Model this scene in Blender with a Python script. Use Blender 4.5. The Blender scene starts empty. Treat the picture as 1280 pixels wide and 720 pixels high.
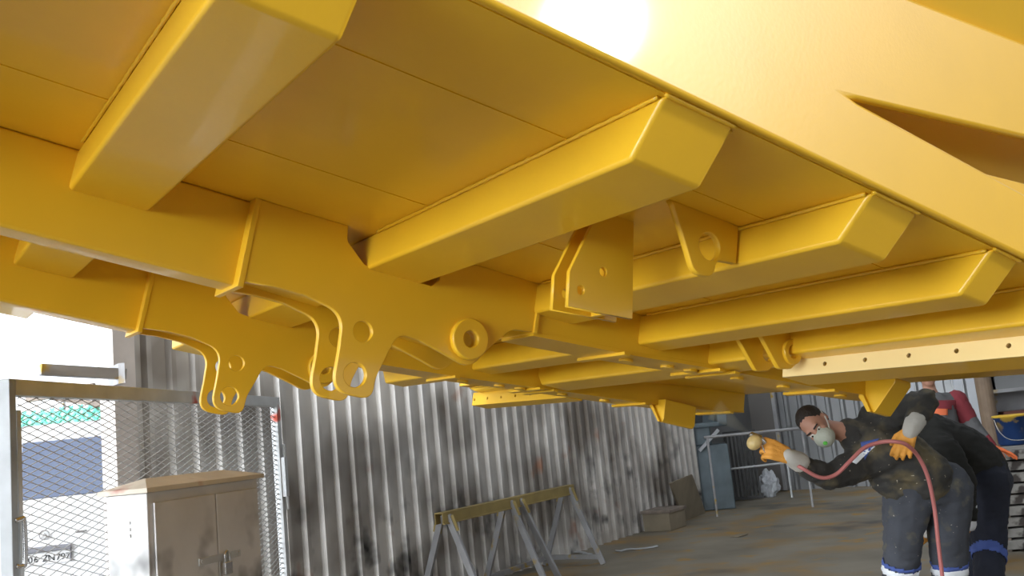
import bpy, bmesh, math, random
from mathutils import Vector, Matrix, Quaternion, noise
random.seed(4)
scn = bpy.context.scene
COL = scn.collection
V = Vector
PI = math.pi

# ------------------------------------------------------------------ camera, sky, sun, exposure
F = 1200.0                                   # focal length in pixels of the 1280 px frame
CAMH = 1.5
def unit(a):
    a = V(a); return a.normalized()
_up = unit((-0.1, -1.0, 0.1525))             # room's up in camera space (x right, y down, z forward)
_fw = V((0, 0, 1)); _fw = unit(_fw - _up * _fw.dot(_up))
_rt = _fw.cross(_up)
M3 = Matrix((_rt, _fw, _up))                 # camera space -> world
CAMPOS = V((0, 0, CAMH))
cam_d = bpy.data.cameras.new('camera'); cam = bpy.data.objects.new('camera', cam_d); COL.objects.link(cam)
cam_d.sensor_width = 36; cam_d.lens = F / 1280 * 36; cam_d.clip_start = 0.05
_c = Matrix((M3 @ V((1, 0, 0)), M3 @ V((0, -1, 0)), M3 @ V((0, 0, -1)))).transposed()
cam.matrix_world = Matrix.Translation(CAMPOS) @ _c.to_4x4()
scn.camera = cam
scn.view_settings.view_transform = 'Standard'
scn.view_settings.look = 'None'
scn.view_settings.gamma = 1.0
scn.view_settings.use_curve_mapping = False
scn.view_settings.exposure = -0.42

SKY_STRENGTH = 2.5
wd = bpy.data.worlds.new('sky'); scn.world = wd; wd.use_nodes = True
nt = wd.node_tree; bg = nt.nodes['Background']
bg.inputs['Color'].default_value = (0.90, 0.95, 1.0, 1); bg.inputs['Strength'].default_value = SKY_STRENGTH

# hazy sky: brightest low down, plus an added lobe behind and to the left of the camera to light the beam sides
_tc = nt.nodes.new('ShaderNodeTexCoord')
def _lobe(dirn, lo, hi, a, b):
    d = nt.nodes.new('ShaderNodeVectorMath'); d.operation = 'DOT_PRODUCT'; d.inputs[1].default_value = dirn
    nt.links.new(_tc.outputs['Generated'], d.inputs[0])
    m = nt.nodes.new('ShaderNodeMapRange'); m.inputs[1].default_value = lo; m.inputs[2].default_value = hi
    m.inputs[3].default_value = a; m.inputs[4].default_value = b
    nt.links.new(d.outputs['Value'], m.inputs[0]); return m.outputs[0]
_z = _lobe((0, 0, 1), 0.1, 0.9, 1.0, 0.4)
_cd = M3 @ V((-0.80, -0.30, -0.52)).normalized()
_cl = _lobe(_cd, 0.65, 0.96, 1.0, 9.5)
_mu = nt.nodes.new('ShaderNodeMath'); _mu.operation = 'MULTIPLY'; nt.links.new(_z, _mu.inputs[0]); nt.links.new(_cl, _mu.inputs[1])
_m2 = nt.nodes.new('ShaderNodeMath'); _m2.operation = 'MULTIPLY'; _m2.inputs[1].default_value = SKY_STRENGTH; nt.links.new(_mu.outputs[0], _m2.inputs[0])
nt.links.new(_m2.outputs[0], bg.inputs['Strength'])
def ray(x, y): return M3 @ V(((x - 640) / F, (y - 360) / F, 1.0))
def at(x, y, Z): return CAMPOS + ray(x, y) * Z
def onfloor(x, y, h=0.0):
    r = ray(x, y); return CAMPOS + r * ((h - CAMH) / r.z)
def cv(x, y, z): return M3 @ V((x, y, z))     # a camera-space direction (right, down, forward)

SUN_DIR = cv(0.8625, -0.4687, -0.1908)        # towards the sun
sd = bpy.data.lights.new('sun', 'SUN'); sun = bpy.data.objects.new('sun', sd); COL.objects.link(sun)
sd.energy = 3.3; sd.angle = math.radians(5); sd.color = (1.0, 0.96, 0.88)
sun.rotation_euler = SUN_DIR.to_track_quat('Z', 'Y').to_euler(); sun.location = (8, -2, 7)

# ------------------------------------------------------------------ materials
def mat(name, col, rough=0.5, metal=0.0, spec=0.5, coat=0.0, bump=0.0, bscale=40.0, var=0.0, vscale=4.0):
    m = bpy.data.materials.new(name); m.use_nodes = True
    n = m.node_tree; p = n.nodes['Principled BSDF']
    p.inputs['Base Color'].default_value = (*col, 1); p.inputs['Roughness'].default_value = rough
    p.inputs['Metallic'].default_value = metal; p.inputs['Specular IOR Level'].default_value = spec
    p.inputs['Coat Weight'].default_value = coat
    tc = n.nodes.new('ShaderNodeTexCoord')
    if var:
        nz = n.nodes.new('ShaderNodeTexNoise'); nz.inputs['Scale'].default_value = vscale; nz.inputs['Detail'].default_value = 5
        n.links.new(tc.outputs['Object'], nz.inputs['Vector'])
        mr = n.nodes.new('ShaderNodeMapRange'); mr.inputs[3].default_value = 1 - var; mr.inputs[4].default_value = 1 + var
        mr.inputs[1].default_value = 0.3; mr.inputs[2].default_value = 0.7
        n.links.new(nz.outputs['Fac'], mr.inputs[0])
        vm = n.nodes.new('ShaderNodeVectorMath'); vm.operation = 'SCALE'; vm.inputs[0].default_value = col
        n.links.new(mr.outputs[0], vm.inputs['Scale']); n.links.new(vm.outputs[0], p.inputs['Base Color'])
    if bump:
        nb = n.nodes.new('ShaderNodeTexNoise'); nb.inputs['Scale'].default_value = bscale
        n.links.new(tc.outputs['Object'], nb.inputs['Vector'])
        b = n.nodes.new('ShaderNodeBump'); b.inputs['Strength'].default_value = bump; b.inputs['Distance'].default_value = 0.01
        n.links.new(nb.outputs['Fac'], b.inputs['Height']); n.links.new(b.outputs[0], p.inputs['Normal'])
    return m

def splatter(m, layers):
    """layers: (colour, scale, threshold lo, hi, z-range or None) - blotches with a shape of their own over a material"""
    n = m.node_tree; p = n.nodes['Principled BSDF']
    tc = n.nodes.new('ShaderNodeTexCoord'); src = p.inputs['Base Color']
    for i, (c, sc, lo, hi, zr) in enumerate(layers):
        nz = n.nodes.new('ShaderNodeTexNoise'); nz.inputs['Scale'].default_value = sc; nz.inputs['Detail'].default_value = 3
        mp = n.nodes.new('ShaderNodeMapping'); mp.inputs['Location'].default_value = (i * 3.7, i * 1.3, i * 2.1)
        n.links.new(tc.outputs['Object'], mp.inputs['Vector']); n.links.new(mp.outputs[0], nz.inputs['Vector'])
        mr = n.nodes.new('ShaderNodeMapRange'); mr.inputs[1].default_value = lo; mr.inputs[2].default_value = hi
        n.links.new(nz.outputs['Fac'], mr.inputs[0]); fac = mr.outputs[0]
        if zr:
            sp = n.nodes.new('ShaderNodeSeparateXYZ'); n.links.new(tc.outputs['Object'], sp.inputs[0])
            m2 = n.nodes.new('ShaderNodeMapRange'); m2.inputs[1].default_value = zr[0]; m2.inputs[2].default_value = zr[1]
            n.links.new(sp.outputs[2], m2.inputs[0])
            mu = n.nodes.new('ShaderNodeMath'); mu.operation = 'MULTIPLY'
            n.links.new(fac, mu.inputs[0]); n.links.new(m2.outputs[0], mu.inputs[1]); fac = mu.outputs[0]
        mx = n.nodes.new('ShaderNodeMix'); mx.data_type = 'RGBA'
        if src.is_linked: n.links.new(src.links[0].from_socket, mx.inputs[6])
        else: mx.inputs[6].default_value = src.default_value
        mx.inputs[7].default_value = (*c, 1); n.links.new(fac, mx.inputs[0])
        n.links.new(mx.outputs[2], src)
    return m

YEL = mat('yellow_paint', (0.80, 0.475, 0.020), rough=0.40, spec=0.5, coat=0.25, bump=0.03, bscale=90, var=0.03)
YEL.node_tree.nodes['Principled BSDF'].inputs['Coat Roughness'].default_value = 0.07
PRIMER = mat('cream_primer', (0.85, 0.66, 0.30), rough=0.35, coat=0.2)
GALV = mat('galvanised_sheet', (0.64, 0.62, 0.59), rough=0.36, metal=0.3, var=0.2, vscale=1.3, bump=0.15, bscale=6)
splatter(GALV, [((0.22, 0.195, 0.17), 1.0, 0.45, 0.65, None), ((0.03, 0.03, 0.03), 2.6, 0.56, 0.72, (1.6, 0.7)), ((0.35, 0.16, 0.09), 2.2, 0.66, 0.8, None)])
BACKM = mat('dull_sheet', (0.24, 0.245, 0.25), rough=0.4, metal=0.5, var=0.25, vscale=0.8)
FLOORM = mat('concrete', (0.22, 0.195, 0.15), rough=0.65, var=0.25, vscale=1.2, bump=0.2, bscale=20)
splatter(FLOORM, [((0.30, 0.17, 0.035), 0.9, 0.5, 0.72, None), ((0.36, 0.20, 0.03), 3.0, 0.6, 0.72, None), ((0.07, 0.065, 0.06), 0.8, 0.6, 0.75, None)])
ROOFM = mat('roof_sheet', (0.22, 0.22, 0.22), rough=0.7)
GROUND = mat('darkened_ground', (0.10, 0.095, 0.09), rough=0.9, var=0.15)  # yard kept dark so little light bounces up onto the chassis undersides
GATEM = mat('galvanised_steel', (0.56, 0.58, 0.59), rough=0.45, metal=0.4, var=0.15)
splatter(GATEM, [((0.55, 0.10, 0.06), 3.0, 0.66, 0.7, None)])
MESHM = mat('mesh_wire', (0.50, 0.50, 0.50), rough=0.5, metal=0.3)
CABM = mat('cabinet_steel', (0.70, 0.70, 0.70), rough=0.42, metal=0.35, var=0.12, vscale=2.5)
splatter(CABM, [((0.07, 0.07, 0.07), 3.2, 0.52, 0.70, (1.45, 1.0))])
LIDM = mat('cabinet_lid', (0.62, 0.57, 0.48), rough=0.6, var=0.15)
splatter(LIDM, [((0.40, 0.16, 0.12), 4.0, 0.62, 0.72, None)])
STEEL = mat('bare_steel', (0.33, 0.33, 0.34), rough=0.5, metal=0.4, var=0.2)
splatter(STEEL, [((0.45, 0.30, 0.05), 5.0, 0.6, 0.7, None)])
TRY = mat('oversprayed_steel', (0.32, 0.24, 0.08), rough=0.6, var=0.2)
WHITE = mat('white_paint', (0.8, 0.8, 0.8), rough=0.35, coat=0.3)
GLASSM = mat('tinted_glass', (0.16, 0.19, 0.27), rough=0.12)
BLACK = mat('black_plastic', (0.03, 0.03, 0.03), rough=0.5)
BLUE = mat('plate_blue', (0.05, 0.2, 0.7), rough=0.5)
GREEN = mat('green_net', (0.12, 0.55, 0.40), rough=0.8, var=0.3, vscale=6)
WOODM = mat('weathered_timber', (0.22, 0.18, 0.15), rough=0.85, var=0.25, vscale=8)
TAN = mat('tan_board', (0.24, 0.20, 0.14), rough=0.8, var=0.15)
BLUEM = mat('faded_blue_paint', (0.12, 0.155, 0.175), rough=0.55, var=0.2)
JACK = mat('dark_jacket', (0.036, 0.035, 0.032), rough=0.85, bump=0.3, bscale=30, var=0.3, vscale=6)
splatter(JACK, [((0.13, 0.105, 0.055), 6, 0.5, 0.68, None), ((0.45, 0.40, 0.30), 45, 0.70, 0.74, None)])
TROU = mat('grey_work_trousers', (0.045, 0.050, 0.062), rough=0.85, bump=0.3, bscale=30, var=0.3, vscale=5)
splatter(TROU, [((0.10, 0.095, 0.07), 9, 0.58, 0.7, None), ((0.4, 0.38, 0.32), 50, 0.71, 0.75, None)])
NAVY = mat('navy_overall', (0.012, 0.015, 0.028), rough=0.85, bump=0.3, bscale=30, var=0.3, vscale=5)
DARKC = mat('black_cloth', (0.014, 0.014, 0.012), rough=0.9, bump=0.3, bscale=30)
BLUEC = mat('blue_cloth', (0.06, 0.10, 0.32), rough=0.85)
REFL = mat('reflective_tape', (0.75, 0.78, 0.82), rough=0.4)
GLOV = mat('orange_glove', (0.72, 0.33, 0.05), rough=0.7, bump=0.4, bscale=70, var=0.15)
CUFF = mat('grey_cuff', (0.45, 0.44, 0.40), rough=0.85)
SKIN = mat('skin', (0.42, 0.22, 0.15), rough=0.55)
HAIR = mat('dark_hair', (0.02, 0.015, 0.012), rough=0.7, bump=0.6, bscale=150)
MASKM = mat('mask_shell', (0.42, 0.45, 0.38), rough=0.75, bump=0.3, bscale=90, var=0.15)
LIME = mat('valve_green', (0.12, 0.55, 0.08), rough=0.5)
HOSEM = mat('pink_hose', (0.42, 0.14, 0.13), rough=0.5)
CHROME = mat('chrome', (0.6, 0.6, 0.6), rough=0.25, metal=0.9)
REDV = mat('red_vest', (0.20, 0.025, 0.035), rough=0.85)
GREYV = mat('grey_vest', (0.10, 0.10, 0.105), rough=0.85, var=0.25)
ORNG = mat('orange_label', (0.70, 0.16, 0.06), rough=0.7)
BUCK = mat('blue_bucket', (0.012, 0.045, 0.16), rough=0.5)
splatter(BUCK, [((0.65, 0.42, 0.03), 7, 0.52, 0.58, (0.12, 0.3))])
SLAB = mat('grey_plank', (0.26, 0.25, 0.23), rough=0.8, var=0.3, vscale=5)
splatter(SLAB, [((0.06, 0.05, 0.045), 6, 0.58, 0.66, None)])
DARKIRON = mat('dark_iron', (0.05, 0.05, 0.05), rough=0.6)
BROWN = mat('rusty_post', (0.17, 0.12, 0.08), rough=0.7, var=0.25)
PLASTIC = mat('pale_plastic', (0.45, 0.47, 0.5), rough=0.35)
EYEW = mat('eye_white', (0.6, 0.57, 0.53), rough=0.3)
BOOT = mat('work_boot', (0.03, 0.025, 0.02), rough=0.7)

# ------------------------------------------------------------------ helpers
def finish(name, bm, m, parent=None, smooth=False, bevel=0.0, seg=2):
    bmesh.ops.recalc_face_normals(bm, faces=bm.faces[:])
    me = bpy.data.meshes.new(name); bm.to_mesh(me); bm.free()
    o = bpy.data.objects.new(name, me); COL.objects.link(o)
    if m: me.materials.append(m)
    if smooth:
        for p in me.polygons: p.use_smooth = True
    if bevel:
        b = o.modifiers.new('bevel', 'BEVEL'); b.width = bevel; b.segments = seg; b.limit_method = 'ANGLE'
        b.angle_limit = math.radians(40)
        for p in me.polygons: p.use_smooth = True
        w = o.modifiers.new('wn', 'WEIGHTED_NORMAL'); w.keep_sharp = True
    if parent:
        o.parent = parent
    return o
def tag(o, label, cat, group=None):
    o['label'] = label; o['category'] = cat
    if group: o['group'] = group
    return o
def struct(o):
    o['kind'] = 'structure'; return o
def thing(name, label, cat, loc=(0, 0, 0), rotz=0.0, group=None):
    o = bpy.data.objects.new(name, None); COL.objects.link(o); o.empty_display_size = 0.2
    o.location = loc; o.rotation_euler = (0, 0, rotz)
    return tag(o, label, cat, group)
def box(bm, c, s, rot=None):
    r = bmesh.ops.create_cube(bm, size=1.0)
    m = Matrix.Translation(V(c)) @ (rot.to_4x4() if rot else Matrix()) @ Matrix.Diagonal((*s, 1))
    bmesh.ops.transform(bm, matrix=m, verts=r['verts']); return r['verts']
def boxb(bm, x0, x1, y0, y1, z0, z1):
    return box(bm, ((x0 + x1) / 2, (y0 + y1) / 2, (z0 + z1) / 2), (abs(x1 - x0), abs(y1 - y0), abs(z1 - z0)))
def frame_of(d, hint=V((0, 0, 1))):
    d = unit(d)
    if abs(d.dot(hint)) > 0.98: hint = V((0, 1, 0)) if abs(d.y) < 0.9 else V((1, 0, 0))
    s = unit(d.cross(hint)); t = s.cross(d)
    return Matrix((s, t, d)).transposed()
def bar(bm, p, q, w, h, hint=V((0, 0, 1))):
    p, q = V(p), V(q); return box(bm, (p + q) / 2, (w, h, (q - p).length), frame_of(q - p, hint))
def cyl(bm, p, q, r, r2=None, seg=16, caps=True):
    p, q = V(p), V(q)
    c = bmesh.ops.create_cone(bm, cap_ends=caps, segments=seg, radius1=r, radius2=r if r2 is None else r2, depth=(q - p).length)
    bmesh.ops.transform(bm, matrix=Matrix.Translation((p + q) / 2) @ frame_of(q - p).to_4x4(), verts=c['verts'])
def prism(bm, pts, d):
    """pts: loop of 3D points, d: extrusion vector"""
    a = [bm.verts.new(V(p)) for p in pts]; b = [bm.verts.new(V(p) + V(d)) for p in pts]
    bm.faces.new(a); bm.faces.new(b[::-1]); n = len(a)
    for i in range(n): bm.faces.new((a[i], b[i], b[(i + 1) % n], a[(i + 1) % n]))
def hexa(bm, c8):
    v = [bm.verts.new(V(c)) for c in c8]
    for f in ((0, 1, 2, 3), (7, 6, 5, 4), (0, 4, 5, 1), (1, 5, 6, 2), (2, 6, 7, 3), (3, 7, 4, 0)): bm.faces.new([v[i] for i in f])
def tube_path(bm, pts, r, seg=10, closed=False):
    pts = [V(p) for p in pts]; rings = []; n = len(pts); nrm = None
    for i, p in enumerate(pts):
        d = unit(pts[min(i + 1, n - 1)] - pts[max(i - 1, 0)])
        if nrm is None: nrm = frame_of(d).col[0].copy()
        nrm = unit(nrm - d * nrm.dot(d)); b = d.cross(nrm)
        rr = r[i] if isinstance(r, (list, tuple)) else r
        rings.append([bm.verts.new(p + (nrm * math.cos(2 * PI * k / seg) + b * math.sin(2 * PI * k / seg)) * rr) for k in range(seg)])
    for i in range(n - 1):
        for k in range(seg): bm.faces.new((rings[i][k], rings[i][(k + 1) % seg], rings[i + 1][(k + 1) % seg], rings[i + 1][k]))
    bm.faces.new(rings[0][::-1]); bm.faces.new(rings[-1])
def spline(pts, n=8):
    pts = [V(p) for p in pts]; out = []
    P = [pts[0] * 2 - pts[1]] + pts + [pts[-1] * 2 - pts[-2]]
    for i in range(1, len(P) - 2):
        for k in range(n):
            t = k / n; a, b, c, d = P[i - 1], P[i], P[i + 1], P[i + 2]
            out.append(0.5 * ((2 * b) + (c - a) * t + (2 * a - 5 * b + 4 * c - d) * t * t + (3 * b - a - 3 * c + d) * t ** 3))
    out.append(pts[-1]); return out
def lathe(bm, prof, seg=24, mtx=Matrix()):
    rings = []
    for r, z in prof:
        rings.append([bm.verts.new(mtx @ V((r * math.cos(2 * PI * k / seg), r * math.sin(2 * PI * k / seg), z))) for k in range(seg)])
    for a, b in zip(rings, rings[1:]):
        for k in range(seg): bm.faces.new((a[k], a[(k + 1) % seg], b[(k + 1) % seg], b[k]))
    bm.faces.new(rings[0][::-1]); bm.faces.new(rings[-1])
def rounded(pts):
    """(x, y, r) corners -> polygon with arcs"""
    out = []; n = len(pts)
    for i in range(n):
        x, y = pts[i][:2]; r = pts[i][2] if len(pts[i]) > 2 else 0
        p = V((x, y)); a = V(pts[i - 1][:2]); b = V(pts[(i + 1) % n][:2])
        if r <= 0: out.append(p); continue
        da = (a - p).normalized(); db = (b - p).normalized()
        ang = math.acos(max(-1, min(1, da.dot(db)))); t = min(r / math.tan(ang / 2), (a - p).length * 0.49, (b - p).length * 0.49)
        s, e = p + da * t, p + db * t
        for k in range(9):
            u = k / 8; out.append(s * (1 - u) ** 2 + p * 2 * u * (1 - u) + e * u * u)
    return out
def circle(cx, cy, r, n=28): return [V((cx + r * math.cos(2 * PI * k / n), cy + r * math.sin(2 * PI * k / n))) for k in range(n)]
def plate(name, loops, t, to3, m, parent=None, bev=0.003):
    """flat plate with holes, thickness t; to3 maps (x, y, depth) to 3D"""
    cu = bpy.data.curves.new(name, 'CURVE'); cu.dimensions = '2D'; cu.fill_mode = 'BOTH'
    cu.extrude = t / 2 - bev; cu.bevel_depth = bev; cu.bevel_resolution = 1; cu.offset = -bev
    for L in loops:
        s = cu.splines.new('POLY'); s.points.add(len(L) - 1); s.use_cyclic_u = True
        for q, p in zip(s.points, L): q.co = (p[0], p[1], 0, 1)
    tmp = bpy.data.objects.new('tmp', cu); COL.objects.link(tmp)
    dg = bpy.context.evaluated_depsgraph_get(); me = bpy.data.meshes.new_from_object(tmp.evaluated_get(dg))
    bpy.data.objects.remove(tmp); bpy.data.curves.remove(cu)
    for v in me.vertices: v.co = to3(v.co.x, v.co.y, v.co.z)
    bm = bmesh.new(); bm.from_mesh(me); bpy.data.meshes.remove(me)
    bmesh.ops.remove_doubles(bm, verts=bm.verts[:], dist=1e-5)
    return finish(name, bm, m, parent)

# ------------------------------------------------------------------ the hall
AW = unit(V((*ray(1418, 465).xy, 0)))                   # along the corrugated wall, away from the camera
BW = V((AW.y, -AW.x, 0))                                # across the hall, to the right
WB = onfloor(700, 698)                                  # a point on the foot of the wall
def wall_t(x, y=560):                                   # where the sight line at x meets the wall, measured along it
    r = ray(x, y); k = (WB - CAMPOS).dot(BW) / r.dot(BW); return (CAMPOS + r * k - WB).dot(AW)
def H(t, b, z=0.0): return WB + AW * t + BW * b + V((0, 0, z))   # hall coordinates
T0, T1 = wall_t(165), wall_t(866)
TB = T1 + 3.2
HALLW, ROOFZ = 13.0, 6.4
TROOF = T0 - 9.5
PITCH = 0.214
def corrugated(name, t0, t1, place, z0, z1, m, pitch=PITCH, depth=0.045):
    bm = bmesh.new(); t = t0; pr = []
    while t < t1:
        for f, d in ((0, 0), (0.58, 0), (0.69, 1), (0.88, 1)): pr.append((t + f * pitch, d * depth))
        t += pitch
    lo = [bm.verts.new(place(a, b, z0)) for a, b in pr]; hi = [bm.verts.new(place(a, b, z1)) for a, b in pr]
    lo2 = [bm.verts.new(place(a, b - 0.012, z0)) for a, b in pr]; hi2 = [bm.verts.new(place(a, b - 0.012, z1)) for a, b in pr]
    for i in range(len(pr) - 1):
        bm.faces.new((lo[i], lo[i + 1], hi[i + 1], hi[i])); bm.faces.new((lo2[i + 1], lo2[i], hi2[i], hi2[i + 1]))
    return struct(finish(name, bm, m))
def slab(name, corners, dz, m):
    bm = bmesh.new(); prism(bm, corners, (0, 0, dz)); return struct(finish(name, bm, m))

slab('floor', [H(TROOF, -0.15, -0.12), H(TB + 0.2, -0.15, -0.12), H(TB + 0.2, HALLW, -0.12), H(TROOF, HALLW, -0.12)], 0.12, FLOORM)
corrugated('wall_left', T0, T1, lambda t, d, z: H(t, d - 0.035, z), 0.0, ROOFZ, GALV)
corrugated('wall_back', 0, HALLW - 0.1, lambda t, d, z: H(TB - d, t - 0.1, z), 0.0, ROOFZ, BACKM, 0.25)
slab('wall_right', [H(T0 + 1.6, HALLW - 0.15), H(TB, HALLW - 0.15), H(TB, HALLW), H(T0 + 1.6, HALLW)], ROOFZ, BACKM)
slab('wall_niche', [H(T1, -0.15), H(TB, -0.15), H(TB, -0.05), H(T1, -0.05)], ROOFZ, BACKM)
def roof(t0, t1, b0=-0.2, b1=HALLW): slab('ceiling', [H(t0, b0, ROOFZ), H(t1, b0, ROOFZ), H(t1, b1, ROOFZ), H(t0, b1, ROOFZ)], 0.1, ROOFM)
roof(TROOF, T0 + 1.2)                                    # open skylight strips between the far roof sheets
tt = T0 + 1.2
while tt < TB:
    roof(tt, tt + 1.9, -0.2, 0.6); roof(tt, tt + 1.9, HALLW - 2.0, HALLW); roof(tt + 1.3, tt + 1.9, 0.6, HALLW - 2.0); tt += 1.9
slab('wall_front', [H(TROOF - 0.15, 5.5), H(TROOF, 5.5), H(TROOF, HALLW), H(TROOF - 0.15, HALLW)], ROOFZ, BACKM)
bm = bmesh.new(); boxt = [H(T0 - 0.16, -0.12), H(T0 + 0.02, -0.12), H(T0 + 0.02, 0.05), H(T0 - 0.16, 0.05)]; prism(bm, boxt, (0, 0, ROOFZ))
struct(finish('trim_1', bm, mat('jamb_paint', (0.55, 0.5, 0.47), rough=0.6, var=0.1), bevel=0.006))
bm = bmesh.new(); box(bm, (0, 0, -0.30), (240, 240, 0.1)); struct(finish('yard_ground', bm, GROUND))
slab('wall_left_front', [H(TROOF, -0.15), H(T0 - 5.5, -0.15), H(T0 - 5.5, 0), H(TROOF, 0)], ROOFZ, BACKM)
slab('wall_right_front', [H(TROOF, HALLW - 0.15), H(T0 - 4.5, HALLW - 0.15), H(T0 - 4.5, HALLW), H(TROOF, HALLW)], ROOFZ, BACKM)
bpy.data.objects['wall_niche'].name = 'wall_recess'

# ------------------------------------------------------------------ the yellow chassis, in its own tilted frame
cu_ = unit(((2555 - 640) / F, (928 - 360) / F, 1)); cv_ = V(((-167 - 640) / F, (574 - 360) / F, 1))
cv_ = unit(cv_ - cu_ * cv_.dot(cu_)); cw_ = cu_.cross(cv_)
if cw_.y > 0: cw_ = -cw_
UW, VW, WW = M3 @ cu_, M3 @ cv_, M3 @ cw_
if UW.cross(VW).dot(WW) < 0: raise RuntimeError('left-handed')
OC = (2.6, 3.775, 0.415)                                # origin of the chassis frame: under its lowest lug
CH = thing('trailer_chassis', 'large freshly painted yellow steel machine chassis seen from below, with lugs and cross beams', 'chassis')
CH.matrix_world = Matrix.Translation(CAMPOS + UW * OC[0] + VW * OC[1] + WW * OC[2]) @ Matrix((UW, VW, WW)).transposed().to_4x4()
def L(u, v, w): return V((u - OC[0], v - OC[1], w - OC[2]))
def cbox(name, u0, u1, v0, v1, w0, w1, bevel=0.006, m=YEL, parent=CH):
    bm = bmesh.new(); a = L(u0, v0, w0); b = L(u1, v1, w1); boxb(bm, a.x, b.x, a.y, b.y, a.z, b.z)
    return finish(name, bm, m, parent, bevel=bevel)
def cplate(name, loops, v, t=0.024, bev=0.003, parent=CH, m=YEL):
    return plate(name, loops, t, lambda x, y, z: L(x, v - z, y), m, parent, bev)

VN, VF = 1.488, 6.06
VB, VC = 3.07, 4.445
dk = cbox('deck_plate', -2.4, 2.3, VN + 0.005, VF - 0.005, 1.0, 1.02, bevel=0)
cbox('deck_plate', 2.3, 3.32, VN + 0.005, 5.62, 1.0, 1.02, bevel=0)
for sv in (1.857, 2.62, 3.5, 4.9):
    cbox('weld_seam', -2.4, 3.3, sv, sv + 0.006, 0.9975, 1.001, bevel=0, parent=dk)

# cross beams: (u near-left, u near-right, u shift at the far side, bottom w, far v)
def cross_beam(u0, u1, sh, wb, vn=VN + 0.004, vf=VF, cut=0.105, cutf=0.1):
    def p(u, v, w): return L(u + sh * (v - VN) / 4.57, v, w)
    bm = bmesh.new()
    hexa(bm, [p(u0, vn + cut, wb), p(u1, vn + cut, wb), p(u1, vf - cutf, wb), p(u0, vf - cutf, wb),
              p(u0, vn, 1.0), p(u1, vn, 1.0), p(u1, vf, 1.0), p(u0, vf, 1.0)])
    o = finish('cross_beam', bm, YEL, CH, bevel=0.013, seg=3)
    wbm = bmesh.new()
    for uu, s in ((u0, -1), (u1, 1)):
        pts = []; n = 90
        for i in range(n + 1):
            v = vn + 0.02 + (min(vf - 0.1, vn + 1.5) - vn) * i / n
            pts.append(p(uu + s * (0.003 + 0.002 * random.random()), v, 0.9955 - 0.0015 * random.random()))
        tube_path(wbm, pts, [0.005 + 0.0018 * random.random() for _ in pts], 6)
    pts = [p(u0 + (u1 - u0) * i / 20, vn - 0.001, 0.997) for i in range(21)]
    tube_path(wbm, pts, [0.005 + 0.0015 * random.random() for _ in pts], 6)
    finish('weld_bead', wbm, YEL, o, smooth=True)
    return o
cross_beam(0.312, 0.556, 0.03, 0.868)
cross_beam(1.271, 1.495, 0.12, 0.868)
cross_beam(2.005, 2.207, 0.10, 0.878)
cross_beam(2.565, 2.706, 0.06, 0.872, vf=5.62)
cross_beam(2.95, 3.14, 0.14, 0.872, vf=4.5)
cross_beam(3.30, 3.48, 0.06, 0.97, vn=4.5, vf=5.75, cut=0.0)
cross_beam(-0.75, -0.52, 0.0, 0.868)

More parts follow.
